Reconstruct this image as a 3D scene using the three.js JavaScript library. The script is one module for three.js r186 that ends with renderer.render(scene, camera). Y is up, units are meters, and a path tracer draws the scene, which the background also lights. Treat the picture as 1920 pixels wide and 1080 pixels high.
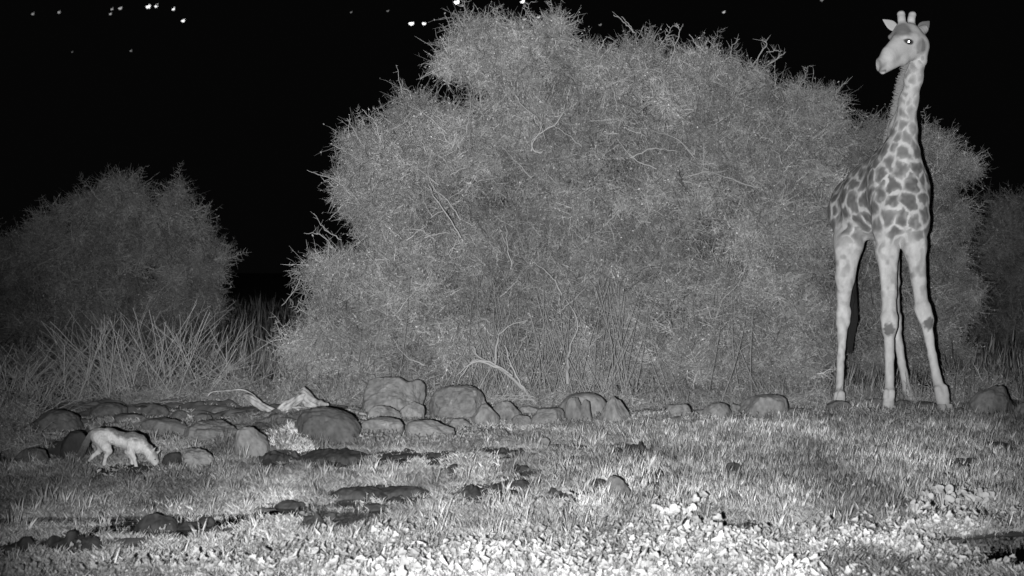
import * as THREE from 'three';
import { mergeGeometries } from 'three/addons/utils/BufferGeometryUtils.js';

// ---------------------------------------------------------------- camera, sky, lamp, exposure
const F = 3000, CAM_H = 1.8;                                   // focal length in pixels of a 1080-line picture, lens height in metres
const camera = new THREE.PerspectiveCamera(2 * Math.atan(540 / F) * 180 / Math.PI, 16 / 9, 0.1, 900);
camera.position.set(0, CAM_H, 0);
camera.rotation.x = -Math.atan(40 / F);
camera.focus = 18; camera.userData.fStop = 3.4;

const renderer = new THREE.WebGLRenderer({ antialias: true });
renderer.toneMapping = THREE.LinearToneMapping;
renderer.toneMappingExposure = 1;
renderer.shadowMap.enabled = true;
const scene = new THREE.Scene();
{ // moonless night sky, nearly black
  const w = 16, h = 8, d = new Float32Array(w * h * 4);
  for (let i = 0; i < w * h; i++) { d[4 * i] = d[4 * i + 1] = d[4 * i + 2] = 0.0016; d[4 * i + 3] = 1; }
  const t = new THREE.DataTexture(d, w, h, THREE.RGBAFormat, THREE.FloatType);
  t.mapping = THREE.EquirectangularReflectionMapping; t.magFilter = t.minFilter = THREE.LinearFilter; t.needsUpdate = true;
  scene.background = t; scene.environment = t;
}
// the infrared floodlight mounted just above the trail camera: the only thing that lights this night
const LAMP = new THREE.Vector3(-0.30, 1.72, 0.12);
const LAMP_AIM = new THREE.Vector3(0.62, 2.8, -20);
const lamp = new THREE.SpotLight(0xffffff, 1480, 0, 0.425, 1, 2);
lamp.position.copy(LAMP); lamp.target.position.copy(LAMP_AIM);
lamp.castShadow = true; lamp.shadow.radius = 2; lamp.shadow.mapSize.set(2048, 2048); lamp.shadow.camera.near = 0.5; lamp.shadow.camera.far = 80;
scene.add(lamp, lamp.target);

// ---------------------------------------------------------------- helpers
function rngOf(seed) { let a = seed >>> 0; return () => { a = (a + 0x6D2B79F5) | 0; let t = Math.imul(a ^ (a >>> 15), 1 | a); t = (t + Math.imul(t ^ (t >>> 7), 61 | t)) ^ t; return ((t ^ (t >>> 14)) >>> 0) / 4294967296; }; }
const rnd0 = rngOf(7);
const V = (x, y, z) => new THREE.Vector3(x, y, z);
const P = (px, py, D) => V((px - 960) / F * D, CAM_H - (py - 500) / F * D, -D);   // a place D metres away
const gD = (py) => F * CAM_H / (py - 500);                     // how far away level ground lies
const clamp = (v, a, b) => Math.min(b, Math.max(a, v));
const lerp = (a, b, t) => a + (b - a) * t;
const sst = (a, b, x) => { const t = clamp((x - a) / (b - a), 0, 1); return t * t * (3 - 2 * t); };
function hash3(x, y, z) { let h = Math.imul(x, 374761393) ^ Math.imul(y, 668265263) ^ Math.imul(z, 1274126177); h = Math.imul(h ^ (h >>> 13), 1274126177); return ((h ^ (h >>> 16)) >>> 0) / 4294967295; }
function noise(x, y, z = 0) {                                   // value noise, -1 .. 1
  const i = Math.floor(x), j = Math.floor(y), k = Math.floor(z); let u = x - i, v = y - j, w = z - k;
  u = u * u * (3 - 2 * u); v = v * v * (3 - 2 * v); w = w * w * (3 - 2 * w);
  const l = (a, b, t) => a + (b - a) * t;
  return 2 * l(l(l(hash3(i, j, k), hash3(i + 1, j, k), u), l(hash3(i, j + 1, k), hash3(i + 1, j + 1, k), u), v),
    l(l(hash3(i, j, k + 1), hash3(i + 1, j, k + 1), u), l(hash3(i, j + 1, k + 1), hash3(i + 1, j + 1, k + 1), u), v), w) - 1;
}
const fbm = (x, y, z = 0, n = 4) => { let s = 0, a = 0.5; for (let i = 0; i < n; i++) { s += a * noise(x, y, z); x = x * 2.03 + 17.1; y = y * 2.03 + 5.3; z = z * 2.03 + 9.7; a *= 0.5; } return s; };
const used = {};
function numbered(n) { used[n] = (used[n] ?? -1) + 1; return used[n] ? n + '_' + String(used[n]).padStart(3, '0') : n; }
function tag(o, label, category, group) { o.userData.label = label; o.userData.category = category; if (group) o.userData.group = group; return o; }
function thing(name, label, category, pos, group) { const g = new THREE.Group(); g.name = numbered(name); if (pos) g.position.copy(pos); tag(g, label, category, group); scene.add(g); return g; }
function part(name, geo, mat, parent, kind) {
  const m = new THREE.Mesh(geo, mat); m.name = name; m.castShadow = m.receiveShadow = true; if (kind) m.userData.kind = kind; parent.add(m); return m;
}
const grey = (v, rough = 0.95, extra = {}) => { const m = new THREE.MeshStandardMaterial({ roughness: rough, metalness: 0, ...extra }); m.color.setRGB(v, v, v); return m; };
class MB {                                                      // collects tubes and triangles into one geometry
  constructor() { this.p = []; this.i = []; this.c = []; this.col = 1; }
  tube(pts, radii, sides = 3) {
    const base = this.p.length / 3, n = pts.length, up = V(0.31, 0.9, 0.3), a = V(0, 0, 0), b = V(0, 0, 0), d = V(0, 0, 0);
    for (let k = 0; k < n; k++) {
      d.copy(pts[Math.min(k + 1, n - 1)]).sub(pts[Math.max(k - 1, 0)]).normalize();
      a.crossVectors(d, up); if (a.lengthSq() < 1e-4) a.crossVectors(d, V(1, 0, 0)); a.normalize(); b.crossVectors(d, a);
      for (let s = 0; s < sides; s++) {
        const t = 2 * Math.PI * s / sides, x = Math.cos(t) * radii[k], y = Math.sin(t) * radii[k];
        this.p.push(pts[k].x + a.x * x + b.x * y, pts[k].y + a.y * x + b.y * y, pts[k].z + a.z * x + b.z * y); this.c.push(this.col, this.col, this.col);
      }
    }
    for (let k = 0; k < n - 1; k++) for (let s = 0; s < sides; s++) {
      const q = base + k * sides, s1 = (s + 1) % sides;
      this.i.push(q + s, q + sides + s, q + s1, q + s1, q + sides + s, q + sides + s1);
    }
    return this;
  }
  poly(pts) { const b = this.p.length / 3; for (const q of pts) { this.p.push(q.x, q.y, q.z); this.c.push(this.col, this.col, this.col); } for (let k = 1; k < pts.length - 1; k++) this.i.push(b, b + k, b + k + 1); return this; }
  geo(colors = false) {
    const g = new THREE.BufferGeometry(); g.setAttribute('position', new THREE.Float32BufferAttribute(this.p, 3)); g.setIndex(this.i);
    if (colors) g.setAttribute('color', new THREE.Float32BufferAttribute(this.c, 3)); g.computeVertexNormals(); return g;
  }
}
function curvePts(pts, n) { return new THREE.CatmullRomCurve3(pts, false, 'centripetal').getPoints(n); }
function scatter(name, geo, mat, list, parent, label, tint) {   // one object of countless copies
  const m = new THREE.InstancedMesh(geo, mat, list.length); m.name = name; m.userData.kind = 'stuff'; m.castShadow = m.receiveShadow = true;
  const c = new THREE.Color();
  list.forEach((e, k) => { m.setMatrixAt(k, e.m); if (e.c !== undefined) { c.setRGB(e.c, e.c, e.c); m.setColorAt(k, c); } });
  if (label) m.userData.label = label; parent.add(m); return m;
}
const _e = new THREE.Euler(), _q = new THREE.Quaternion();
function M4(x, y, z, rx, ry, rz, sx, sy = sx, sz = sx) { _e.set(rx, ry, rz, 'YXZ'); _q.setFromEuler(_e); return new THREE.Matrix4().compose(V(x, y, z), _q, V(sx, sy, sz)); }

// ---------------------------------------------------------------- the lie of the land
const toPx = (x, z) => [960 + F * x / -z, 500 + F * CAM_H / -z];
// edge of the near water, z as a function of x (metres)
const shorePts = [[-6, -8.55], [-2.4, -9.1], [-1.12, -9.38], [0.13, -9.66], [1.13, -9.98], [1.87, -10.36], [3.46, -10.85], [6, -11.3]];
function shoreZ(x) { for (let k = 0; k < shorePts.length - 1; k++) { const [a, za] = shorePts[k], [b, zb] = shorePts[k + 1]; if (x <= b || k === shorePts.length - 2) return lerp(za, zb, clamp((x - a) / (b - a), 0, 1)) + 0.05 * noise(x * 3.1, 3.3) + 0.025 * noise(x * 11, 8.3); } }
const WATER_Y = -0.014;
// narrow puddles on the left: [x0, x1, z, half width]
const puddles = [[-4.3, -2.55, -11.22, 0.16], [-2.75, -1.5, -11.55, 0.10], [-1.75, -0.95, -12.0, 0.10]];
function puddle(x, z) { let m = 0; for (const [a, b, c, w] of puddles) { const zz = c - (x - a) * 0.16 + 0.05 * noise(x * 4, c); m = Math.max(m, (1 - sst(w * 0.7, w * 1.25, Math.abs(z - zz))) * sst(a, a + 0.25, x) * (1 - sst(b - 0.25, b, x))); } return m; }
// clods of mud: outline x0, x1, y0, y1 as they show, description, shape
const clods = [
  [244, 326, 958, 995, 'largest black mud mound beside the narrow puddle'],
  [360, 398, 959, 986, 'smaller black mud mound right of the largest one'],
  [312, 372, 972, 992, 'low saddle of mud joining the two black mounds'],
  [78, 140, 992, 1024, 'black mud clod below the left end of the puddle'],
  [118, 178, 1002, 1030, 'black mud clod with ragged right side in the lower left corner'],
  [-6, 56, 1002, 1032, 'black mud clod cut by the left edge'],
  [508, 572, 932, 950, 'dark smooth mud hump with pale grass behind it'],
  [556, 605, 952, 988, 'dark ragged mud clod between puddle and pale leaves'],
  [596, 642, 954, 974, 'small dark mud clod touching the ragged one'],
  [624, 720, 908, 932, 'long dark mud bank below the humped boulder, left half'],
  [700, 806, 908, 928, 'long dark mud bank below the humped boulder, right half'],
  [672, 735, 938, 954, 'dark smooth mud hump below the long mud bank'],
  [860, 925, 904, 932, 'dark mud clod left of the lone dark stone'],
  [920, 1000, 898, 918, 'thin dark mud ridge left of the lone dark stone'],
  [1010, 1060, 912, 928, 'small mud lump at the left foot of the lone dark stone'],
  [1108, 1142, 897, 912, 'black mud lump behind the lone dark stone'],
  [1200, 1252, 902, 918, 'dark mud streak right of the lone dark stone'],
  [1212, 1248, 873, 898, 'black jagged mud clod above the dark mud streak'],
  [1176, 1218, 827, 848, 'black mud clod in front of the pale grass, middle distance'],
  [1146, 1172, 838, 850, 'little black clod left of the middle distance mud clod'],
  [830, 862, 866, 882, 'small black clod in pale grass, centre left'],
  [955, 1002, 868, 882, 'small flat black clod in pale grass, centre'],
  [1366, 1396, 866, 892, 'steep black clod with white tuft beside it'],
  [1345, 1402, 974, 1002, 'wide dark mud clod at the edge of the pale leaves, left part'],
  [1392, 1440, 976, 998, 'wide dark mud clod at the edge of the pale leaves, right part'],
  [1790, 1846, 857, 876, 'dark mud clod at the top of the trodden path on the right'],
  [1776, 1802, 872, 900, 'dark mud clod at the bottom of the trodden path on the right'],
  [1698, 1742, 855, 868, 'pair of small dark clods in the grass below the giraffe'],
  [1876, 1930, 966, 996, 'dark mud clod among pale leaves by the pool'],
  [470, 560, 842, 868, 'black wet mud with the shadow of the rocks painted in, under the pale grass tuft'],  // black colour also carries the shadow band under the rocks
  [560, 690, 836, 868, 'black wet mud ledge with painted shadow at the foot of the humped boulder'],  // mud colour with the shadow of the rocks painted in
  [690, 790, 848, 862, 'thin black mud edge right of the humped boulder'],
  [780, 866, 846, 858, 'thin black mud edge below the low flat boulder'],
  [900, 985, 838, 850, 'thin broken mud line left of the lone small stone'],
];
// bare dark mud, as [px, py, width, height] of where the level ground shows it
const bare = [[235, 883, 170, 32], [300, 985, 260, 26], [30, 1022, 90, 22], [125, 1012, 150, 26], [600, 968, 110, 30], [710, 922, 200, 24], [535, 943, 80, 14], [705, 947, 60, 12], [905, 918, 110, 22], [985, 906, 60, 14],
  [1100, 930, 240, 14], [1155, 925, 90, 30], [845, 876, 40, 14], [1000, 882, 60, 12], [1195, 842, 70, 18], [1232, 890, 60, 20], [1380, 884, 30, 16], [1185, 900, 50, 8], [1232, 912, 60, 10], [1395, 992, 120, 24],
  [1720, 862, 60, 8], [1815, 882, 80, 16], [1900, 985, 60, 20], [1540, 910, 180, 10], [580, 860, 260, 18], [775, 857, 220, 9], [60, 862, 90, 22], [140, 842, 70, 40], [320, 868, 60, 18], [380, 862, 80, 16], [930, 846, 100, 8], [1080, 842, 70, 8], [250, 1025, 50, 8], [430, 975, 160, 10], [220, 880, 120, 8], [1640, 872, 90, 6], [1460, 880, 60, 6]]
  .concat(clods.map(([a, b, c, d]) => [(a + b) / 2, d + 5, (b - a) * 1.05, 16]))
  .map(([px, py, w, h]) => { const d = gD(py); return [(px - 960) / F * d, -d, w / 2 / F * d, Math.max(0.13, (gD(py - h / 2) - gD(py + h / 2)) / 2 * 1.25)]; });
function bareness(x, z) { let m = 0; for (const [cx, cz, rx, rz] of bare) { const dx = (x - cx) / rx, dz = (z - cz) / rz; if (dx * dx + dz * dz > 4) continue; const r = Math.sqrt(dx * dx + dz * dz) + 0.35 * noise(x * 9, z * 9); m = Math.max(m, 1 - sst(0.7, 1.15, r)); } return m; }
function leftBank(x, z) { const [px, py] = toPx(x, z); return sst(15.2, 16.2, -z + 0.5 * noise(x * 1.3, 2.2)) * (1 - sst(19.8, 21, -z)) * (1 - sst(640, 760, px)); }
function nearBank(x, z) { return sst(1.35, 1.9, x + 0.2 * noise(z * 3, 4.4)) * sst(-9.62, -9.42, z - 0.32 * sst(2.3, 2.7, x) + 0.08 * noise(x * 4, 1.7)); }   // low tongue of growth this side of the pool
function height(x, z) {
  let y = 0.035 * noise(x * 0.5, z * 0.5) + 0.022 * noise(x * 1.7 + 5, z * 1.7) + 0.012 * noise(x * 6, z * 6) + 0.006 * noise(x * 19, z * 19);
  const b = leftBank(x, z); if (b > 0) y += b * (0.06 + 0.07 * Math.abs(noise(x * 2.2, z * 2.2)) + 0.05 * noise(x * 5.5, z * 5.5) + 0.02 * noise(x * 14, z * 14));
  const m = bareness(x, z); if (m > 0) y += m * (-0.02 + 0.03 * noise(x * 12, z * 12) + 0.02 * noise(x * 27, z * 27));
  y *= 1 - 0.9 * (1 - sst(0.5, 1.3, Math.hypot((x + 3.5) / 0.55, (z + 14.35) / 0.45))) * (y > 0 ? 1 : 0);   // level spot where the jackal stands
  const s = z - shoreZ(x);                                      // towards the lens from the shore
  if (s > -0.3) y = lerp(y, 0.004, sst(-0.3, -0.02, s));
  if (s > -0.02) { y = lerp(y, -0.12, sst(-0.02, 0.25, s)); const near = nearBank(x, z); y = lerp(y, 0.012 + 0.02 * noise(x * 6, z * 6), near); }
  const p = puddle(x, z); if (p > 0) y = lerp(y, -0.09, p);
  y *= 1 - sst(40, 80, Math.hypot(x, z));
  return y;
}
{
  const steps = (fine0, fine1, d, far) => { const a = []; for (let v = fine0; v <= fine1 + 1e-6; v += d) a.push(v); let s = d, v = fine1; while (v < far) { s *= 1.35; v += s; a.push(v); } s = d; v = fine0; while (v > -far) { s *= 1.35; v -= s; a.unshift(v); } return a; };
  const xs = steps(-7, 7, 0.045, 420), zs = steps(-21, -8.4, 0.045, 420), nx = xs.length, nz = zs.length;
  const p = new Float32Array(nx * nz * 3), c = new Float32Array(nx * nz * 3), idx = [];
  for (let j = 0; j < nz; j++) for (let i = 0; i < nx; i++) {
    const x = xs[i], z = zs[j], k = j * nx + i; p[3 * k] = x; p[3 * k + 1] = height(x, z); p[3 * k + 2] = z;
    const n = fbm(x * 1.5, z * 1.5, 0, 4), f = noise(x * 23, z * 23), b = bareness(x, z), lb = leftBank(x, z);
    let v = 0.22 + 0.10 * n + 0.05 * f; v = lerp(v, 0.17 + 0.09 * fbm(x * 5, z * 5) + 0.04 * f, lb); v = lerp(v, 0.045 + 0.015 * f, b);
    v = lerp(v, 0.05, sst(-0.1, 0.05, z - shoreZ(x)) * (1 - nearBank(x, z))); v = lerp(v, 0.05, puddle(x, z));
    c[3 * k] = c[3 * k + 1] = c[3 * k + 2] = clamp(v, 0.02, 0.5);
  }
  for (let j = 0; j < nz - 1; j++) for (let i = 0; i < nx - 1; i++) { const k = j * nx + i; idx.push(k, k + nx, k + 1, k + 1, k + nx, k + nx + 1); }
  const g = new THREE.BufferGeometry(); g.setAttribute('position', new THREE.BufferAttribute(p, 3)); g.setAttribute('color', new THREE.BufferAttribute(c, 3)); g.setIndex(idx); g.computeVertexNormals();
  const ground = new THREE.Mesh(g, new THREE.MeshStandardMaterial({ vertexColors: true, roughness: 1 })); ground.name = 'ground'; ground.receiveShadow = true; ground.userData.kind = 'structure'; ground.userData.label = 'grassy muddy ground of the waterhole bank'; scene.add(ground);
}
{ // water: a still dark pool at the foot of the bank and small puddles, with faint ripples
  const W = 256, d = new Uint8Array(W * W * 4);
  for (let j = 0; j < W; j++) for (let i = 0; i < W; i++) {
    const a = 2 * Math.PI * i / W, b = 2 * Math.PI * j / W; let v = 128 + 30 * Math.sin(3 * b + 1.2 * Math.sin(2 * a)) + 24 * Math.sin(7 * b + 2 * Math.sin(a) + 1.3 * Math.sin(3 * a)) + 14 * Math.sin(13 * b - 4 * a) + 10 * Math.sin(9 * a + 5 * b);
    const k = 4 * (j * W + i); d[k] = d[k + 1] = d[k + 2] = clamp(v, 0, 255); d[k + 3] = 255;
  }
  const t = new THREE.DataTexture(d, W, W); t.magFilter = t.minFilter = THREE.LinearFilter; t.wrapS = t.wrapT = THREE.RepeatWrapping; t.needsUpdate = true;
  const m = grey(0.008, 0.012, { bumpMap: t, bumpScale: 0.0012 });
  const sheet = (name, label, x0, x1, z0, z1, y) => {
    const g = new THREE.PlaneGeometry(x1 - x0, z1 - z0); g.rotateX(-Math.PI / 2); g.translate((x0 + x1) / 2, y, (z0 + z1) / 2);
    const u = g.attributes.uv, q = g.attributes.position; for (let k = 0; k < u.count; k++) u.setXY(k, q.getX(k) / 1.7, q.getZ(k) / 1.1);
    const o = new THREE.Mesh(g, m); o.name = name; o.userData.kind = 'structure'; o.userData.label = label; o.receiveShadow = true; scene.add(o);
  };
  sheet('water', 'still dark pool along the near bank', -8, 8, -11.6, 2, WATER_Y);
  sheet('water_001', 'narrow puddle lying in the grass on the left', -4.4, -0.8, -12.5, -10.9, WATER_Y - 0.006);
}

// ---------------------------------------------------------------- boulders and stones
const rockMat = new THREE.MeshStandardMaterial({ vertexColors: true, roughness: 0.95 });
function rockGeo(seed, w, h, d, o = {}) {                       // w, h, d: full size; its foot is at y = 0
  const r = rngOf(seed), n = o.n ?? clamp(Math.round(10 + w * 26), 9, 30), g = new THREE.IcosahedronGeometry(1, n);
  const p = g.attributes.position, c = new Float32Array(p.count * 3), pw = o.pow ?? 2.3 + r() * 0.7, bury = o.bury ?? 0.35;
  const planes = []; for (let k = 0; k < (o.cuts ?? 8); k++) { const t = r() * 6.28, u = r() * 1.6 - 0.5; planes.push([V(Math.cos(t) * Math.sqrt(1 - u * u * 0.4), u, Math.sin(t)).normalize(), 0.76 + r() * 0.2]); }
  const sx = r() * 50, rough = o.rough ?? 1, ry = h / (1 + bury), v = V(0, 0, 0), lean = o.lean ?? (r() - 0.5) * 0.3, base = o.tone ?? 0.2;
  for (let k = 0; k < p.count; k++) {
    v.fromBufferAttribute(p, k).normalize(); const ux = v.x, uy = v.y, uz = v.z;
    let R = Math.pow(Math.pow(Math.abs(ux), pw) + Math.pow(Math.abs(uy), pw) + Math.pow(Math.abs(uz), pw), -1 / pw);
    for (const [q, e] of planes) { const t = ux * q.x + uy * q.y + uz * q.z; if (t > 0) { const lim = e / t; if (R > lim) R = lerp(R, lim, 0.93); } }
    R *= 1 + 0.09 * noise(ux * 1.6 + sx, uy * 1.6, uz * 1.6) + rough * (0.035 * noise(ux * 4 + sx, uy * 4, uz * 4) + 0.026 * noise(ux * 9 + sx, uy * 9, uz * 9) + 0.016 * noise(ux * 21 + sx, uy * 21, uz * 21));
    { const ck = Math.abs(noise(ux * 2.3 + sx, uy * 2.3 + 0.3 * noise(ux * 7, uy * 7, uz * 7 + sx), uz * 2.3)); if (ck < 0.05) R *= 0.975 + 0.5 * ck; }
    let x = ux * R, y = uy * R, z = uz * R; x += lean * y;
    if (o.shape) [x, y, z] = o.shape(x, y, z);
    p.setXYZ(k, x * w / 2, (y + bury) * ry, z * d / 2);
    const px = x * w, py = y * h, pz = z * d;
    let t = base * (1 + 0.5 * fbm(px * 3.5 + sx, py * 3.5, pz * 3.5, 4) + 0.24 * noise(px * 14 + sx, py * 14, pz * 14) + 0.20 * noise(px * 38, py * 38 + sx, pz * 38));
    const li = 1.5 * fbm(px * 7 + 9, py * 7 + sx, pz * 7, 4); if (li > 0.55) t *= 1 + (o.lichen ?? 0.5) * sst(0.55, 0.8, li);
    const ck = Math.abs(noise(ux * 2.3 + sx, uy * 2.3 + 0.3 * noise(ux * 7, uy * 7, uz * 7 + sx), uz * 2.3)); if (ck < 0.035 && (o.crack ?? true)) t *= 0.62 + 10 * ck;
    if (li < -0.6) t *= 1 - 0.35 * sst(0.6, 0.85, -li);
    c[3 * k] = c[3 * k + 1] = c[3 * k + 2] = clamp(t, 0.01, 0.6);
  }
  g.setAttribute('color', new THREE.BufferAttribute(c, 3)); 
  return smoothNormals(g);
}
function smoothNormals(g) {                                     // icosahedra come unindexed: share normals by place
  const p = g.attributes.position, map = new Map(), key = (k) => Math.round(p.getX(k) * 5e3) + '_' + Math.round(p.getY(k) * 5e3) + '_' + Math.round(p.getZ(k) * 5e3);
  const acc = new Float32Array(p.count * 3), a = V(), b = V(), c = V();
  const keys = Array.from({ length: p.count }, (_, k) => key(k));
  for (let k = 0; k < p.count; k += 3) {
    a.fromBufferAttribute(p, k); b.fromBufferAttribute(p, k + 1).sub(a); c.fromBufferAttribute(p, k + 2).sub(a); b.cross(c);
    for (let e = 0; e < 3; e++) { const q = map.get(keys[k + e]) ?? [0, 0, 0]; q[0] += b.x; q[1] += b.y; q[2] += b.z; map.set(keys[k + e], q); }
  }
  for (let k = 0; k < p.count; k++) { const q = map.get(keys[k]), l = Math.hypot(...q) || 1; acc[3 * k] = q[0] / l; acc[3 * k + 1] = q[1] / l; acc[3 * k + 2] = q[2] / l; }
  g.setAttribute('normal', new THREE.BufferAttribute(acc, 3)); g.deleteAttribute('uv'); return g;
}
let rockSeed = 11;
function rock(name, x0, x1, y0, y1, label, o = {}) {            // the outline it shows; its foot stands on the ground y1 looks at, or o.D away
  const D = o.D ?? gD(y1), w = (x1 - x0) / F * D, top = CAM_H - (y0 - 500) / F * D, x = ((x0 + x1) / 2 - 960) / F * D, d = w * (o.deep ?? 0.8);
  const zc = -D - d * 0.3, foot = Math.min(height(x, zc), height(x, -D)) - 0.02, h = Math.max(top - foot, 0.05);
  const m = new THREE.Mesh(rockGeo(rockSeed += 13, w * 1.02, h, d, o), o.mat ?? rockMat); m.name = numbered(name); m.castShadow = m.receiveShadow = true; m.position.set(x, foot, zc);
  tag(m, label, o.cat ?? name.split('_').pop()); if (o.turn) m.rotation.y = o.turn; scene.add(m); return m;
}
const R = (...a) => rock('boulder', ...a), S = (...a) => rock('stone', ...a);
R(683, 793, 709, 782, 'tall blocky pale boulder with flat notched top left of the round mottled boulder', { pow: 5, cuts: 2, lean: 0.04, tone: 0.24, D: 19.2, bury: 0.5, shape: (x, y, z) => [x, y > 0.2 ? y * (1 - 0.14 * sst(-0.15, 0.4, x) - 0.22 * sst(0.3, 0, Math.abs(x - 0.45)) * 0.4) : y, z] });
R(744, 795, 754, 790, 'squarish grey stone leaning against the right foot of the tall blocky boulder', { pow: 3.5, tone: 0.23 });
R(688, 748, 763, 797, 'sloping grey stone in front of the tall blocky boulder', { tone: 0.22 });
R(805, 907, 725, 788, 'round mottled boulder with pale lichen ring', { pow: 2.5, cuts: 3, tone: 0.19, lichen: 0.7, bury: 0.6, lean: 0, D: 18.9, n: 34 });
R(672, 758, 786, 826, 'low wide grey boulder below the tall blocky one', { tone: 0.21 });
R(764, 850, 790, 832, 'low flat boulder below the round mottled boulder', { tone: 0.2, pow: 3.4 });
S(655, 692, 788, 815, 'small grey stone right of the big dark humped boulder', { tone: 0.2 });
S(884, 934, 759, 799, 'mottled stone at the right foot of the round mottled boulder', { lichen: 1, tone: 0.2 });
S(925, 978, 755, 791, 'smooth domed stone, second right of the mottled boulder', { tone: 0.22, D: 18.9 });
S(974, 1012, 762, 785, 'small pale rounded stone behind the gap in the stone row', { tone: 0.26, D: 19.6 });
S(988, 1064, 767, 798, 'low wide stone at the left foot of the large dome boulder', { tone: 0.2 });
S(958, 996, 780, 800, 'small half sunk stone before the smooth domed stone', { tone: 0.19 });
R(1044, 1142, 738, 791, 'large smooth dome boulder in the middle of the stone row', { pow: 2.2, cuts: 2, lean: 0, tone: 0.24, bury: 0.1, rough: 0.5, D: 18.9 });
S(1060, 1094, 748, 792, 'darker upright slab leaning on the front of the dome boulder', { tone: 0.15, pow: 3.2, deep: 0.6, D: 18.2 });
S(1088, 1111, 752, 790, 'narrow dark upright stone leaning on the dome boulder', { tone: 0.14, pow: 3.5, deep: 0.7, D: 18.2 });
R(1127, 1181, 747, 796, 'pointed boulder right beside the large dome boulder', { pow: 2, cuts: 4, tone: 0.2, bury: 0.2, lean: -0.05, shape: (x, y, z) => [x * (1 - 0.25 * sst(0, 1, y)), y, z] });
S(1197, 1224, 783, 798, 'small stone half buried in pale dry grass', { tone: 0.2 });
S(1254, 1298, 760, 790, 'rounded stone right of the pale dry grass patch', { tone: 0.2 });
S(1246, 1274, 759, 784, 'slanted little stone tucked behind a rounded stone', { tone: 0.23, D: 19.6 });
S(1256, 1292, 782, 799, 'flat dark stone in front of the rounded stone', { tone: 0.14 });
S(1288, 1334, 787, 801, 'flat dark stone sunk in grass right of the rounded stone', { tone: 0.12 });  // the shade it lies in is put into its dark tone
S(1302, 1324, 769, 786, 'little stone in the gap left of the triangular stone', { tone: 0.2 });
R(1318, 1372, 756, 789, 'triangular boulder left of the long flat boulder', { pow: 2, tone: 0.2, bury: 0.15 });
S(1365, 1394, 759, 780, 'small round stone between the triangular and the long flat boulder', { tone: 0.22, D: 19.3 });
R(1391, 1478, 744, 785, 'long flat topped boulder left of the giraffe', { pow: 3, cuts: 3, tone: 0.19, bury: 0.2, lean: 0.1 });
S(1475, 1514, 766, 781, 'low flat stone right of the long flat topped boulder', { tone: 0.16 });
S(1506, 1537, 768, 783, 'low stone midway between flat boulder and hind hoof', { tone: 0.15 });
R(1543, 1598, 752, 780, 'rounded stone just behind the left hind hoof of the giraffe', { tone: 0.13, D: 19.9, bury: 0.2 });
R(1622, 1664, 749, 778, 'dark stone left of the middle foreleg of the giraffe', { tone: 0.13, D: 20.2 });
R(1668, 1722, 751, 784, 'dark stone between the two forelegs of the giraffe', { tone: 0.12, D: 20.2 });
R(1713, 1768, 755, 787, 'dark stone left of the outstretched right foreleg', { tone: 0.11, D: 20.1 });
S(1788, 1818, 765, 782, 'small dark stone right of the outstretched foreleg', { tone: 0.14 });
R(1820, 1910, 729, 778, 'large dark boulder at the far right of the stone row', { tone: 0.15, pow: 2.4, lean: 0.25, bury: 0.2 });
S(1904, 1950, 757, 788, 'dark stone cut by the right edge of the view', { tone: 0.13 });
R(548, 676, 769, 838, 'big dark humped boulder below the bleached branch', { tone: 0.085, pow: 2.3, cuts: 4, bury: 0.1, lean: -0.1, lichen: 0.3 });
S(512, 558, 784, 812, 'dark stone at the left shoulder of the big humped boulder', { tone: 0.14 });
S(488, 514, 802, 826, 'small dark stone left of the pale grass tuft', { tone: 0.13 });
R(436, 500, 804, 859, 'upright rounded boulder right of the jackal', { tone: 0.15, pow: 2.7, bury: 0.3, lean: -0.08 });
R(424, 502, 774, 806, 'flat grey stone behind the upright rounded boulder', { tone: 0.19, D: 17.8 });
R(163, 235, 756, 794, 'dark pointed stone behind the back of the jackal', { tone: 0.12, pow: 2.1 });
R(262, 314, 759, 794, 'dark rounded stone under the dry shrub', { tone: 0.12 });
S(316, 364, 770, 796, 'dark low stone right of the shrub base', { tone: 0.13 });
S(356, 396, 776, 800, 'flat stone left of the curved thin branch', { tone: 0.15 });
S(208, 268, 777, 812, 'broad dark stone directly above the jackal shoulder', { tone: 0.11 });
S(138, 178, 786, 814, 'dark stone above the rump of the jackal', { tone: 0.11 });
R(45, 142, 771, 830, 'broad dark boulder left of the jackal', { tone: 0.12, pow: 3, bury: 0.2, D: 16.7 });
R(262, 350, 786, 826, 'wide dark boulder behind the head of the jackal', { tone: 0.14, D: 16.6 });
R(340, 440, 792, 836, 'low broken boulder left of the upright rounded boulder', { tone: 0.15, rough: 2 });
S(335, 398, 844, 878, 'mossy pale stone in front of the head of the jackal', { tone: 0.19, rough: 2.5, lichen: 1 });
S(22, 90, 844, 876, 'dark mossy stone left of the tail of the jackal', { tone: 0.09, rough: 2 });
R(108, 168, 810, 860, 'black stone standing for the shadowed hole behind the tail of the jackal', { tone: 0.03, pow: 3 });  // near-black stone colour stands in for the shade of a hole
S(300, 340, 850, 878, 'black stone just ahead of the nose of the jackal', { tone: 0.035 });  // stone coloured near black
S(1007, 1032, 822, 842, 'lone small stone in the grass below the dome boulder', { tone: 0.14 });
S(912, 962, 806, 824, 'flat stone sunk in the grass below the smooth domed stone', { tone: 0.16 });
S(1128, 1184, 896, 936, 'dark rounded stone standing alone in the middle of the grass', { tone: 0.10, rough: 1.6 });
S(395, 440, 764, 786, 'small grey stone at the foot of the bleached plank', { tone: 0.18, D: 19 });
S(840, 884, 786, 806, 'low stone before the right foot of the mottled boulder', { tone: 0.2 });

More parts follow.
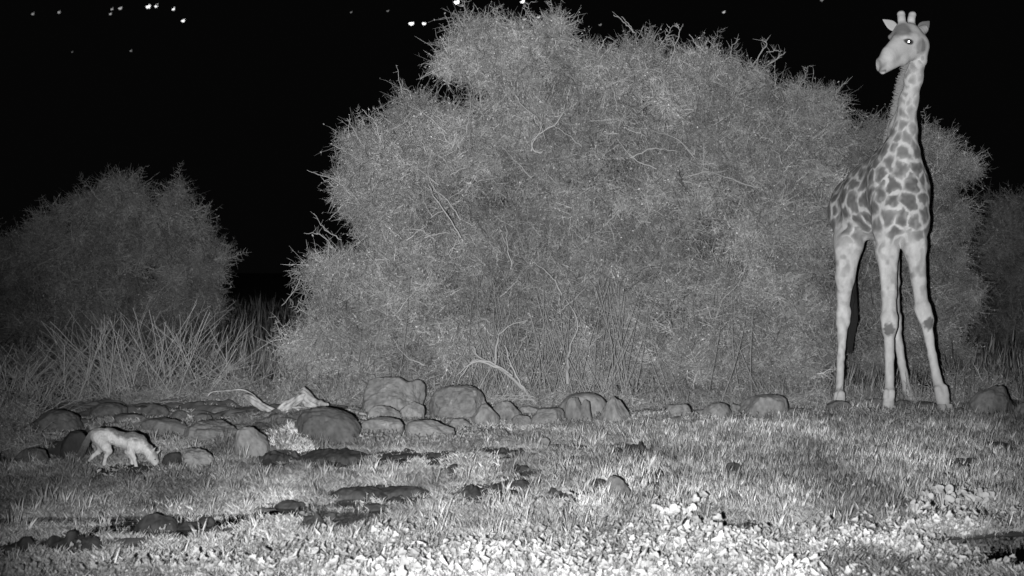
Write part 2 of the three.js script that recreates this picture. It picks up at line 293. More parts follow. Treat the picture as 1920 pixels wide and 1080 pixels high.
// dark clods of mud thrown up between the grass
const mudMat = new THREE.MeshStandardMaterial({ vertexColors: true, roughness: 0.9 });
function clodGeo(seed, w, h, d, f) {                               // a ragged heap of mud, its rim sunk into the ground
  const nx = clamp(Math.round(w * 90), 14, 70), nz = 22, p = [], c = [], idx = [], q = seed * 3.7;
  for (let j = 0; j <= nz; j++) for (let i = 0; i <= nx; i++) {
    const u = i / nx * 2 - 1, v = j / nz * 2 - 1, x = u * w / 2, z = v * d / 2, m = 1 - Math.pow(Math.abs(u), 2.6) - v * v + f * (0.34 * noise(x * 9 + q, z * 9) + 0.25 * noise(x * 22, z * 22 + q));
    let y = h * Math.min(1.05, clamp(f < 1 ? Math.sqrt(Math.max(m, 0)) - (m < 0 ? 0.4 : 0) : m, -0.6, 1) * (lerp(0.9, 0.72, f) + f * (0.34 * noise(x * 11 + q, z * 11 + 4) + 0.24 * noise(x * 27, z * 27 + q) + 0.12 * noise(x * 60, z * 60 + q)))); if (m < 0.05) y -= 0.03;
    p.push(x + 0.012 * noise(x * 30, y * 40, q), y, z + 0.012 * noise(z * 30, y * 40 + 9, q)); const t = 0.034 * (1 + 0.5 * noise(x * 25 + q, z * 25) + 0.5 * noise(x * 70, z * 70)); c.push(t, t, t);
  }
  for (let j = 0; j < nz; j++) for (let i = 0; i < nx; i++) { const k = j * (nx + 1) + i; idx.push(k, k + nx + 1, k + 1, k + 1, k + nx + 1, k + nx + 2); }
  const g = new THREE.BufferGeometry(); g.setAttribute('position', new THREE.Float32BufferAttribute(p, 3)); g.setAttribute('color', new THREE.Float32BufferAttribute(c, 3)); g.setIndex(idx); g.computeVertexNormals(); return g;
}
clods.forEach(([x0, x1, y0, y1, label], k) => {
  const D = gD(y1), w = (x1 - x0) / F * D * 1.12, x = ((x0 + x1) / 2 - 960) / F * D, foot = height(x, -D - 0.1), top = CAM_H - (y0 - 500) / F * (D + 0.12), m = new THREE.Mesh(clodGeo(k + 3, w, clamp(top - foot, 0.02, 0.2) * 0.85, clamp(w * 0.7, 0.22, 0.6), /smooth|mound|hump/.test(label) ? 0.4 : 1.15), mudMat);
  m.name = numbered('mud_clod'); m.castShadow = m.receiveShadow = true; m.position.set(x, foot, -D - 0.12); tag(m, label, 'mud clod'); scene.add(m);
});


// ---------------------------------------------------------------- thorn bushes
function twigCluster(seed, n, len, rad, thorns = 3, leaves = 0) {
  const r = rngOf(seed), b = new MB();
  for (let k = 0; k < n; k++) {
    const d = V(r() * 2 - 1, r() * 2 - 0.8, r() * 2 - 1).normalize(), o = V((r() - 0.5), (r() - 0.5), (r() - 0.5)).multiplyScalar(len * 0.7);
    const L = len * (0.45 + r() * 0.8), pts = [o.clone()], rr = rad * (0.6 + r() * 0.9), side = V(r() - 0.5, r() - 0.5, r() - 0.5);
    let q = o.clone(); b.col = 0.5 + r() * 0.9;
    for (let s = 1; s <= 4; s++) { q = q.clone().addScaledVector(d, L / 4).addScaledVector(side, (s % 2 ? 1 : -1) * L * 0.09).add(V(r() - 0.5, r() - 0.5, r() - 0.5).multiplyScalar(L * 0.08)); pts.push(q); }
    b.tube(pts, [rr, rr * 0.85, rr * 0.65, rr * 0.5, rr * 0.25], 3);
    for (let t = 0; t < thorns; t++) {
      const s = 1 + Math.floor(r() * 3), a = pts[s], e = V(r() - 0.5, r() - 0.5, r() - 0.5).normalize().addScaledVector(d, 0.6).normalize().multiplyScalar(len * (0.1 + r() * 0.22));
      b.tube([a, a.clone().add(e)], [rr * 0.6, rr * 0.2], 3);
    }
    for (let t = 0; t < leaves; t++) {
      const a = pts[1 + Math.floor(r() * 4)].clone().add(V(r() - 0.5, r() - 0.5, r() - 0.5).multiplyScalar(0.02)), u = V(r() - 0.5, r() - 0.5, r() - 0.5).normalize().multiplyScalar(0.010 + r() * 0.010), w = V(r() - 0.5, r() - 0.5, r() - 0.5).normalize().multiplyScalar(0.010);
      b.col = 0.8 + r() * 0.9; b.poly([a.clone().sub(u), a.clone().add(w), a.clone().add(u), a.clone().sub(w)]);
    }
  }
  return b.geo(true);
}
const clusters = [1, 2, 3, 4].map((s) => twigCluster(s * 101, 30, 0.30, 0.0050, 3, 1));
function wand(seed) {                                           // a thorny shoot growing along +y
  const r = rngOf(seed), b = new MB(), L = 0.32, pts = []; for (let k = 0; k <= 7; k++) pts.push(V((k % 2 ? 1 : -1) * 0.010 + (r() - 0.5) * 0.02, L * k / 7, (r() - 0.5) * 0.03));
  b.col = 1.05; b.tube(pts, pts.map((_, k) => lerp(0.006, 0.0025, k / 7)), 4);
  for (let k = 1; k <= 7; k++) for (let t = 0; t < 3; t++) { const a = r() * 6.28, l = (0.05 + r() * 0.10) * (1.1 - k * 0.07), e = pts[k].clone().add(V(Math.cos(a) * l, (0.1 + r() * 0.5) * l, Math.sin(a) * l)); b.col = 0.7 + r() * 0.6; b.tube([pts[k], pts[k].clone().lerp(e, 0.5).add(V(0, -0.006, 0)), e], [0.004, 0.003, 0.0012], 3); if (r() < 0.5) b.tube([pts[k].clone().lerp(e, 0.55), e.clone().add(V((r() - 0.5) * 0.07, 0.02, (r() - 0.5) * 0.07))], [0.0025, 0.001], 3); }
  return b.geo(true);
}
const sprays = [5, 6].map((s) => wand(s * 77));
const twigMat = (v) => { const m = new THREE.MeshStandardMaterial({ vertexColors: true, roughness: 0.9 }); m.color.setRGB(v, v, v); return m; };
// lobes: [px, py, radius px, distance, squash?]
function bush(name, label, category, lobes, o) {
  const c0 = P(lobes[0][0], 500, lobes[0][3]); const t = thing(name, label, category, V(c0.x, height(c0.x, c0.z), c0.z)), off = t.position;
  const r = rngOf(o.seed), L = lobes.map(([px, py, rad, D, sq = 1]) => ({ c: P(px, py, D), r: rad / F * D, rz: rad / F * D * 0.8, sq }));
  const lists = [[], [], [], [], [], []];
  const inside = (p, l, k) => { const x = (p.x - l.c.x) / l.r, y = (p.y - l.c.y) / (l.r * l.sq), z = (p.z - l.c.z) / l.rz; return x * x + y * y + z * z < k * k; };
  for (const l of L) {
    const n = Math.round(o.density * l.r * l.r * 4 * Math.PI);
    for (let k = 0; k < n; k++) {
      const u = V(r() * 2 - 1, r() * 2 - 1, r() * 2 - 1); if (u.lengthSq() > 1 || u.lengthSq() < 0.01) continue; u.normalize();
      const edge = 0.93 + 0.36 * fbm((l.c.x + u.x * l.r) * 2.6, (l.c.y + u.y * l.r) * 2.6, (l.c.z + u.z * l.r) * 2.6, 3), f = edge * (0.55 + 0.40 * Math.pow(r(), 0.7));
      const p = V(l.c.x + u.x * l.r * f, l.c.y + u.y * l.r * l.sq * f, l.c.z + u.z * l.rz * f);
      if (p.y < height(p.x, p.z) + 0.12) continue;
      if (L.some((m) => m !== l && inside(p, m, 0.62))) continue;
      const gap = fbm(p.x * 1.9 + o.seed, p.y * 1.9, p.z * 1.9, 3); if (gap < -0.15 && r() < 0.75) continue;
      const hollow = fbm(p.x * 0.85 + o.seed * 3, p.y * 0.95, p.z * 0.85 + 5, 2); if (f > 0.7 * edge && hollow < -0.2 && r() < 0.45) continue;
      const far = f > 0.84 * edge && r() < 0.42, which = far ? 4 + (r() < 0.5 ? 0 : 1) : Math.floor(r() * 4);
      const s = (o.size ?? 1) * (0.6 + r() * 0.55);
      const tone = (1 + 0.45 * fbm(p.x * 1.5, p.y * 1.5 + o.seed, p.z * 1.5, 3)) * (0.6 + r() * 0.8);
      const up = u.clone().add(V((r() - 0.5) * 0.9, 0.35 + (r() - 0.5) * 0.9, (r() - 0.5) * 0.9)).normalize();
      lists[which].push({ m: far ? new THREE.Matrix4().compose(p.clone().sub(off), new THREE.Quaternion().setFromUnitVectors(V(0, 1, 0), up), V(s, s * (0.7 + 0.6 * r()), s)) : M4(p.x - off.x, p.y - off.y, p.z - off.z, r() * 6.28, r() * 6.28, r() * 6.28, s), c: clamp(tone, 0.3, 1.8) });
    }
  }
  const mat = twigMat(o.tone);
  [...clusters, ...sprays].forEach((g, k) => lists[k].length && scatter('crown', g, mat, lists[k], t));
  // stems rising from the foot into the lobes
  const sm = grey(o.stemTone ?? o.tone * 1.1, 0.9), feet = o.feet ?? 6;
  for (let k = 0; k < feet; k++) {
    const l = L[Math.floor(r() * L.length)], foot = V(lerp(c0.x, l.c.x, 0.5) + (r() - 0.5) * 0.6, 0, c0.z + (r() - 0.5) * 0.5), mid = foot.clone().lerp(l.c, 0.5).add(V((r() - 0.5) * 0.4, 0.2, (r() - 0.5) * 0.3));
    foot.y = height(foot.x, foot.z) - 0.05;
    const pts = curvePts([foot, mid, l.c.clone()].map((q) => q.sub(off)), 10), b = new MB(); b.tube(pts, pts.map((_, i) => lerp(o.stemR ?? 0.035, 0.008, i / 10)), 6); part('stem', b.geo(), sm, t);
  }
  return { t, off, mat, sm };
}
function shoot(B, name, pts, r0, r1, mat, twigs = 0, seed = 1) {  // one visible branch of a bush, with a few side twigs
  const q = curvePts(pts.map((p) => p.clone().sub(B.off)), 12), b = new MB(), r = rngOf(seed); q.forEach((v, i) => { if (i > 0 && i < 12) v.add(V(r() - 0.5, r() - 0.5, r() - 0.5).multiplyScalar(0.022)); }); b.tube(q, q.map((_, i) => lerp(r0 * 0.75, r1 * 0.7, i / 12) * (0.85 + r() * 0.3)), 6); for (let k = 0; k < twigs * 2; k++) { const i = 3 + Math.floor(r() * 9), d = V(r() - 0.5, r() * 0.7, r() - 0.5).normalize().multiplyScalar(0.06 + r() * 0.09); b.tube([q[i], q[i].clone().addScaledVector(d, 0.5), q[i].clone().add(d)], [r1 * 0.6, r1 * 0.45, r1 * 0.3], 4); }
  return part(name, b.geo(), mat, B.t);
}
const main = bush('thorn_bush', 'huge rounded leafless thorn bush filling the middle behind the stone row', 'bush', [
  [1080, 560, 250, 22.2], [960, 165, 100, 21.7], [846, 112, 40, 21.4], [892, 78, 46, 21.4], [950, 82, 46, 21.4], [1030, 72, 38, 21.5], [1015, 140, 66, 21.5], [1112, 128, 48, 21.8], [1200, 138, 66, 21.8], [1205, 220, 90, 21.8], [1310, 160, 72, 22], [1385, 180, 74, 22], [1440, 240, 85, 22.5], [1488, 208, 54, 22.6], [1520, 250, 60, 22.9], [1538, 214, 44, 23], [1562, 212, 24, 23.2], [1560, 290, 60, 23.6], [1300, 260, 100, 21.8],
  [768, 222, 52, 21.3], [815, 270, 80, 21.4], [722, 280, 60, 21.3], [672, 272, 30, 21.2], [700, 345, 70, 21.2], [770, 350, 84, 21.3], [652, 345, 24, 21], [925, 365, 164, 21.7], [1110, 330, 200, 21.9], [1340, 390, 200, 22.2], [1490, 400, 112, 23],
  [705, 405, 42, 21.1], [765, 490, 88, 21.3], [660, 525, 60, 21], [608, 512, 34, 20.8], [690, 610, 88, 21], [625, 600, 56, 20.8], [650, 690, 90, 20.9], [560, 652, 34, 20.7], [590, 680, 50, 20.8], [800, 600, 170, 21.3], [1000, 610, 210, 21.6], [1250, 600, 210, 21.9], [1420, 570, 165, 22.4], [1500, 620, 105, 23.2],
  [760, 710, 80, 20.9], [930, 710, 80, 21.1], [1120, 720, 80, 21.2], [1300, 710, 85, 21.3], [1460, 700, 85, 21.5],
], { seed: 3, density: 74, tone: 0.36, stemR: 0.03, feet: 16 });
const back = bush('thorn_bush', 'darker thorn bush standing behind the giraffe', 'bush', [
  [1690, 500, 150, 24.6], [1600, 330, 98, 24.2], [1645, 275, 44, 24.2], [1700, 330, 90, 24.4], [1742, 300, 58, 24.4], [1790, 312, 36, 24.4], [1815, 325, 18, 24.4], [1740, 420, 80, 24.4], [1600, 480, 130, 24.5], [1590, 640, 120, 24.5], [1760, 560, 82, 24.6], [1800, 560, 38, 24.4], [1720, 680, 110, 24.6], [1770, 440, 46, 24.5],
], { seed: 9, density: 60, tone: 0.30, feet: 7 });
const rightB = bush('thorn_bush', 'dim distant thorn bush at the right edge', 'bush', [
  [1900, 500, 125, 33], [1880, 400, 42, 33], [1935, 420, 62, 33], [1830, 560, 90, 33], [1860, 640, 110, 33], [1960, 620, 140, 33], [1990, 470, 110, 33], [1780, 660, 90, 33], [1880, 720, 90, 31.5], [1790, 730, 70, 31],
], { seed: 21, density: 34, size: 1.3, tone: 0.20, feet: 5 });
const leftB = bush('thorn_tree', 'dim distant thorn tree with two tufted tops on the left', 'tree', [
  [255, 505, 125, 34], [226, 376, 46, 34], [208, 345, 20, 34], [332, 368, 24, 34], [355, 425, 40, 34], [290, 445, 62, 34], [160, 430, 70, 34], [135, 400, 26, 34], [100, 455, 60, 34], [395, 490, 42, 34], [420, 470, 16, 34], [350, 540, 70, 34], [200, 560, 120, 34], [310, 600, 90, 34], [370, 590, 50, 34],
], { seed: 33, density: 34, size: 1.3, tone: 0.34, feet: 6 });
bush('thorn_bush', 'faint thorn bush behind the left tree at the far left edge', 'bush', [
  [20, 560, 120, 38], [30, 650, 110, 37], [110, 660, 100, 36], [-60, 690, 120, 37], [60, 500, 62, 38], [-20, 490, 60, 38], [110, 580, 70, 38], [-60, 580, 120, 38],
], { seed: 41, density: 24, size: 1.5, tone: 0.36, feet: 4 });

// branches that stand out of the big bush
const paleTwig = grey(0.42, 0.9), midTwig = grey(0.36, 0.9);
const fr = (a) => a.map(([x, y, d]) => P(x, y, d));
shoot(main, 'branch', fr([[996, 283, 20.9], [1002, 262, 20.9], [1030, 240, 20.85], [1052, 222, 20.8], [1059, 196, 20.75]]), 0.018, 0.008, paleTwig, 3, 2);
shoot(main, 'branch', fr([[1016, 286, 20.9], [1004, 284, 20.86], [995, 270, 20.84], [1010, 250, 20.84], [1018, 215, 20.8]]), 0.018, 0.007, paleTwig, 2, 3);
shoot(main, 'branch', fr([[966, 178, 20.8], [985, 205, 20.8], [1010, 225, 20.8], [1022, 262, 20.8]]), 0.012, 0.007, midTwig, 2, 4);
shoot(main, 'branch', fr([[864, 446, 20.4], [840, 405, 20.35], [815, 370, 20.3], [803, 346, 20.3]]), 0.013, 0.006, paleTwig, 3, 5);
shoot(main, 'branch', fr([[1190, 62, 21.6], [1172, 45, 21.6], [1150, 29, 21.6]]), 0.011, 0.007, midTwig, 1, 6);
shoot(main, 'branch', fr([[1188, 62, 21.7], [1180, 48, 21.7], [1165, 32, 21.7]]), 0.011, 0.007, midTwig, 0, 7);
shoot(main, 'branch', fr([[1256, 120, 21.5], [1266, 85, 21.5], [1274, 58, 21.5], [1268, 44, 21.5]]), 0.012, 0.007, midTwig, 3, 8);
shoot(main, 'branch', fr([[1274, 60, 21.5], [1280, 46, 21.5]]), 0.008, 0.006, midTwig, 0, 9);
shoot(main, 'branch', fr([[1408, 128, 22], [1428, 96, 22], [1436, 82, 22], [1429, 74, 22]]), 0.013, 0.006, midTwig, 6, 10);
shoot(main, 'branch', fr([[1432, 128, 22], [1455, 112, 22], [1472, 98, 22]]), 0.013, 0.006, midTwig, 7, 11);
shoot(main, 'branch', fr([[1345, 108, 22], [1336, 88, 22], [1326, 70, 22]]), 0.012, 0.006, midTwig, 3, 12);
shoot(main, 'branch', fr([[1370, 110, 22], [1372, 88, 22], [1386, 74, 22]]), 0.011, 0.006, midTwig, 3, 13);
shoot(main, 'branch', fr([[1436, 98, 22], [1450, 96, 22], [1466, 96, 22]]), 0.009, 0.005, midTwig, 4, 14);
shoot(main, 'branch', fr([[672, 300, 21], [645, 282, 21], [624, 272, 21]]), 0.011, 0.006, midTwig, 3, 15);
shoot(main, 'branch', fr([[625, 335, 21], [600, 328, 21], [576, 319, 21]]), 0.009, 0.005, midTwig, 1, 16);
shoot(main, 'branch', fr([[590, 520, 20.8], [568, 515, 20.8], [552, 545, 20.8], [528, 573, 20.8]]), 0.014, 0.006, midTwig, 4, 17);
shoot(main, 'branch', fr([[592, 510, 20.8], [575, 508, 20.8], [540, 518, 20.8]]), 0.010, 0.005, midTwig, 2, 18);
shoot(main, 'branch', fr([[640, 450, 20.9], [610, 430, 20.9], [588, 400, 20.9]]), 0.010, 0.005, midTwig, 4, 19);
shoot(main, 'branch', fr([[630, 470, 20.9], [600, 440, 20.9], [570, 437, 20.9]]), 0.010, 0.005, midTwig, 3, 20);
shoot(main, 'branch', fr([[1050, 60, 21.3], [1052, 40, 21.3], [1058, 18, 21.3]]), 0.011, 0.006, midTwig, 4, 21);
shoot(main, 'branch', fr([[905, 60, 21.2], [908, 40, 21.2], [910, 15, 21.2]]), 0.010, 0.005, midTwig, 5, 22);
shoot(main, 'branch', fr([[870, 50, 21.2], [862, 38, 21.2], [860, 22, 21.2]]), 0.010, 0.005, midTwig, 4, 23);
shoot(main, 'branch', fr([[820, 130, 21.2], [800, 140, 21.2], [788, 150, 21.2]]), 0.010, 0.005, midTwig, 4, 24);
shoot(main, 'branch', fr([[1275, 335, 21], [1310, 325, 20.9], [1360, 320, 20.9]]), 0.010, 0.005, paleTwig, 2, 25);
shoot(main, 'branch', fr([[1280, 340, 21], [1305, 345, 20.9], [1325, 352, 20.9]]), 0.010, 0.005, paleTwig, 1, 26);
// leaning broken trunk and upright stems low in the bush
shoot(main, 'broken_trunk', fr([[1004, 757, 20.2], [975, 722, 20.15], [935, 690, 20.1], [896, 668, 20.1], [888, 650, 20.1]]), 0.036, 0.012, midTwig, 7, 27);
shoot(main, 'branch', fr([[960, 705, 20.1], [930, 684, 20.05], [893, 676, 20.0], [868, 700, 20.0], [858, 722, 20.0]]), 0.018, 0.007, paleTwig, 1, 28);
shoot(main, 'branch', fr([[935, 690, 20.05], [900, 678, 20.0], [874, 688, 20], [855, 706, 20]]), 0.02, 0.007, paleTwig, 1, 29);
shoot(main, 'branch', fr([[985, 735, 20.15], [960, 690, 20.1], [946, 648, 20.1]]), 0.02, 0.01, paleTwig, 2, 30);
shoot(main, 'branch', fr([[928, 685, 20.1], [932, 650, 20.1], [936, 628, 20.1], [960, 608, 20.1], [990, 600, 20.1]]), 0.022, 0.007, midTwig, 3, 31);
shoot(main, 'branch', fr([[1064, 720, 20.4], [1064, 680, 20.4], [1070, 648, 20.4], [1083, 615, 20.4], [1078, 590, 20.4], [1060, 560, 20.4]]), 0.028, 0.008, midTwig, 5, 32);
shoot(main, 'branch', fr([[1104, 655, 20.4], [1115, 640, 20.4], [1130, 627, 20.4]]), 0.010, 0.006, paleTwig, 0, 33);
shoot(main, 'branch', fr([[1002, 745, 20], [975, 742, 20], [922, 743, 20]]), 0.008, 0.005, paleTwig, 0, 34);
shoot(main, 'branch', fr([[1002, 750, 20], [970, 748, 20], [924, 747, 20]]), 0.008, 0.005, paleTwig, 0, 35);
{ const r = rngOf(505); // lesser bare branches over the face of the bush
  const spots = [[960, 165, 100, 21.7], [1205, 220, 90, 21.8], [1310, 160, 72, 22], [815, 270, 80, 21.4], [722, 280, 60, 21.3], [770, 350, 84, 21.3], [925, 365, 164, 21.7], [1110, 330, 200, 21.9], [1340, 390, 200, 22.2], [765, 490, 88, 21.3], [690, 610, 88, 21], [800, 600, 170, 21.3], [1000, 610, 210, 21.6], [1250, 600, 210, 21.9], [1420, 570, 165, 22.4]];
  for (let k = 0; k < 70; k++) {
    const [cx, cy, rad, D] = spots[k % spots.length], a = r() * 6.28, q = Math.sqrt(r()) * 0.85, px = cx + Math.cos(a) * rad * q, py = cy + Math.sin(a) * rad * q, d = D - rad / F * D * 0.8 * Math.sqrt(1 - q * q) + 0.06, dir = -1.57 + (r() - 0.5) * 2.6, l = 35 + r() * 70, bend = (r() - 0.5) * 1.2;
    shoot(main, 'branch', [P(px, py, d), P(px + Math.cos(dir) * l * 0.5, py + Math.sin(dir) * l * 0.5, d - 0.03), P(px + Math.cos(dir + bend * 0.5) * l, py + Math.sin(dir + bend * 0.5) * l, d + 0.05)], 0.012, 0.006, r() < 0.5 ? paleTwig : midTwig, 2, 900 + k);
  } }
{ const r = rngOf(88), b = new MB(); // thin upright shoots low in the bush
  for (let k = 0; k < 130; k++) { const px = r() < 0.6 ? 860 + r() * 330 : 560 + r() * 900, D = 20.1 + r() * 0.5, top = 760 - (60 + r() * 190), a = P(px, 762, D), c = P(px + (r() - 0.5) * 150, top, D - 0.1 + r() * 0.2), m = a.clone().lerp(c, 0.5).add(V((r() - 0.5) * 0.1, 0, 0)); b.tube(curvePts([a, m, c].map((q) => q.sub(main.off)), 5), [0.006, 0.006, 0.005, 0.005, 0.004, 0.003], 3); }
  part('shoots', b.geo(), midTwig, main.t, 'stuff'); }

// ---------------------------------------------------------------- dry open shrub on the left
function openShrub(name, label, x0, x1, cx, topY, D, n, seed) {
  const t = thing(name, label, 'shrub', V((cx - 960) / F * D, 0, -D)), off = t.position, r = rngOf(seed), m = grey(0.52, 0.9), m2 = grey(0.42, 0.9); const fine = new MB();
  for (let k = 0; k < n; k++) {
    const bx = lerp(x0, x1, 0.5 + (r() + r() - 1) * 0.5), d = D + (r() - 0.5) * 1.2, ang = (r() + r() - 1) * 1.5 + (bx - cx) / (x1 - x0) * 0.5;
    const H = (772 - topY) * (0.45 + 0.55 * r()) * (1 - 0.5 * Math.pow(Math.abs(bx - cx) / (x1 - x0) * 2, 1.5)) * (1 + 0.25 * Math.abs(ang));
    const a = P(bx, 772, d), e = P(bx + Math.sin(ang) * H, 772 - Math.cos(ang) * H, d + (r() - 0.5) * 0.9); a.y = 0.02; if (e.y < 0.15) continue;
    const mid = a.clone().lerp(e, 0.5).add(V((r() - 0.5) * 0.07, (r() - 0.4) * 0.07, (r() - 0.5) * 0.1)), q = curvePts([a, mid, e].map((p) => p.clone().sub(off)), 8), r0 = 0.0032 + r() * r() * 0.0045;
    q.forEach((v, i) => { if (i) v.add(V(r() - 0.5, r() - 0.5, r() - 0.5).multiplyScalar(0.014)); });
    const big = k < 90, b = big ? new MB() : fine; b.tube(q, q.map((_, i) => lerp(r0, r0 * 0.6, i / 8)), big ? 5 : 3);
    const ns = 4 + Math.floor(r() * 5);
    for (let s = 0; s < ns; s++) { const i = 1 + Math.floor(r() * 6), dir = q[i + 1].clone().sub(q[i]).normalize().add(V((r() - 0.5) * 2.6, (r() - 0.5) * 1.3, r() - 0.5)).normalize().multiplyScalar(0.15 + r() * 0.45), z = q[i].clone().add(dir), zm = q[i].clone().lerp(z, 0.5).add(V((r() - 0.5) * 0.03, (r() - 0.5) * 0.03, 0)); b.tube([q[i], zm, z], [r0 * 0.55, r0 * 0.45, r0 * 0.25], 3); if (r() < 0.6) b.tube([zm, zm.clone().add(V((r() - 0.5) * 0.25, r() * 0.16, (r() - 0.5) * 0.2))], [r0 * 0.4, r0 * 0.2], 3); }
    if (big) part('stem', b.geo(), r() < 0.6 ? m : m2, t);
  }
  part('twigs', fine.geo(), m2, t, 'stuff'); return { t, off };
}
openShrub('dry_shrub', 'leafless dry shrub of long straight stems above the jackal', 50, 500, 285, 560, 20.4, 125, 5);
openShrub('dry_shrub', 'clump of dry stems cut by the left edge', -70, 90, 0, 650, 18.6, 40, 15);
// low tangled scrub at the feet of the shrubs and bushes: a mass
{
  const r = rngOf(63), lists = [[], [], [], []];
  const put = (x0, x1, y0, y1, D, n, s) => { for (let k = 0; k < n; k++) { const d = D + (r() - 0.5) * 1.0, p = P(lerp(x0, x1, r()), lerp(y0, y1, r() * r()), d); lists[Math.floor(r() * 4)].push({ m: M4(p.x, p.y, p.z, r() * 6, r() * 6, r() * 6, s * (0.6 + r() * 0.6)), c: 0.7 + r() * 0.5 }); } };
  put(250, 470, 765, 690, 20.2, 80, 0.8); put(60, 300, 775, 710, 20.4, 60, 0.8); put(-40, 60, 800, 740, 17.2, 60, 0.7); put(-60, 360, 712, 655, 25, 110, 1.0); put(-60, 200, 690, 630, 29.5, 90, 1.2); put(380, 560, 700, 650, 27, 40, 1.0); put(-60, 30, 850, 750, 15.9, 60, 0.5); put(440, 680, 770, 700, 20.3, 120, 0.85); put(-20, 70, 850, 800, 15.6, 30, 0.6);
  put(690, 1560, 765, 730, 20.6, 260, 0.85); put(1500, 1800, 765, 735, 21.5, 140, 0.9); put(1780, 1960, 770, 700, 22, 90, 1);
  const g = new THREE.Group(); g.name = 'dry_scrub'; g.userData.kind = 'stuff'; g.userData.label = 'low tangle of dry twigs along the foot of the bushes'; scene.add(g);
  clusters.forEach((c, k) => scatter('dry_scrub_twigs', c, twigMat(0.38), lists[k], g));
}

// ---------------------------------------------------------------- bleached fallen branch behind the humped boulder
{
  const m = new THREE.MeshStandardMaterial({ vertexColors: true, roughness: 0.85 });
  const limb = (t, name, pts, r0, r1, seed, flat = 0.7) => {
    const q = curvePts(pts, 22), b = new MB(), r = rngOf(seed), n = r0 > 0.03 ? 6 : 1; b.col = 1;
    for (let e = 0; e < n; e++) { const o3 = n > 1 ? V((r() - 0.5) * 0.6, r() - 0.5, r() - 0.5).multiplyScalar(r0 * 1.5) : V(), i0 = n > 1 ? Math.floor(r() * 3) : 0, i1 = n > 1 ? 20 + Math.floor(r() * 3) : 22, sl = q.slice(i0, i1 + 1), m = sl.length - 1; b.tube(sl.map((v, i) => v.clone().add(o3).add(V(0, 0.3 * r0 * noise(i * 0.25, e * 7.3, seed), 0.3 * r0 * noise(i * 0.25 + 40, e * 7.3, seed)))), sl.map((_, i) => lerp(r0, r1, i / m) * (n > 1 ? 0.5 : 1) * (0.9 + 0.3 * noise(i * 0.5, e * 3.1, seed)) * (i === m || i === 0 ? 0.3 : 1)), 7); }
    for (let k = 0; k < b.c.length; k += 3) { const v = 0.40 + 0.2 * noise(b.p[k] * 40, b.p[k + 1] * 9, seed) + 0.1 * noise(b.p[k] * 90, b.p[k + 1] * 90, seed); b.c[k] = b.c[k + 1] = b.c[k + 2] = clamp(v, 0.1, 0.8); }
    return part(name, b.geo(true), m, t);
  };
  const t = thing('fallen_branch', 'bleached forked fallen branch lying behind the big dark humped boulder', 'branch', P(600, 780, 18.6)), o = (a) => a.map(([x, y, d]) => P(x, y, d).sub(t.position));
  limb(t, 'limb', o([[518, 778, 18.5], [532, 764, 18.5], [548, 752, 18.5], [570, 738, 18.5]]), 0.06, 0.05, 2);
  limb(t, 'limb', o([[564, 738, 18.6], [580, 750, 18.6], [598, 762, 18.55], [616, 770, 18.5]]), 0.085, 0.06, 3);
  limb(t, 'limb', o([[545, 764, 18.4], [580, 768, 18.4], [612, 769, 18.4], [650, 772, 18.4], [688, 778, 18.4]]), 0.035, 0.055, 4);
  limb(t, 'twig', o([[612, 772, 18.35], [640, 780, 18.35], [662, 786, 18.35]]), 0.02, 0.012, 5);
  limb(t, 'twig', o([[540, 770, 18.4], [526, 780, 18.35], [516, 790, 18.35]]), 0.018, 0.01, 6);
  const t2 = thing('driftwood_plank', 'bleached flat piece of wood sloping left of the forked fallen branch', 'wood', P(490, 770, 18.7)), o2 = (a) => a.map(([x, y, d]) => P(x, y, d).sub(t2.position));
  limb(t2, 'limb', o2([[456, 740, 18.7], [476, 752, 18.65], [500, 768, 18.6], [524, 779, 18.6]]), 0.04, 0.065, 8);
  const t3 = thing('bent_branch', 'thin pale bent branch left of the bleached wood', 'branch', P(400, 740, 18.8)), o3 = (a) => a.map(([x, y, d]) => P(x, y, d).sub(t3.position));
  limb(t3, 'limb', o3([[388, 743, 18.8], [396, 736, 18.8], [425, 733, 18.8], [455, 731, 18.8], [480, 745, 18.8], [490, 760, 18.8]]), 0.010, 0.007, 9);
}

// ---------------------------------------------------------------- implicit bodies
const smin = (a, b, k) => { const h = Math.max(k - Math.abs(a - b), 0) / k; return Math.min(a, b) - h * h * k * 0.25; };
function fieldOf(bones) {                                       // bones: [a, b, ra, rb, k]
  const B = bones.map(([a, b, ra, rb, k = 0.05]) => ({ ax: a.x, ay: a.y, az: a.z, dx: b.x - a.x, dy: b.y - a.y, dz: b.z - a.z, l: 1 / Math.max(1e-9, a.distanceToSquared(b)), ra, rb, k }));
  return (x, y, z) => {
    let d = 1e3;
    for (let i = 0; i < B.length; i++) { const b = B[i], px = x - b.ax, py = y - b.ay, pz = z - b.az; let t = (px * b.dx + py * b.dy + pz * b.dz) * b.l; t = t < 0 ? 0 : t > 1 ? 1 : t; const ex = px - t * b.dx, ey = py - t * b.dy, ez = pz - t * b.dz, e = Math.sqrt(ex * ex + ey * ey + ez * ez) - b.ra - (b.rb - b.ra) * t; d = d > 900 ? e : smin(d, e, b.k); }
    return d;
  };
}
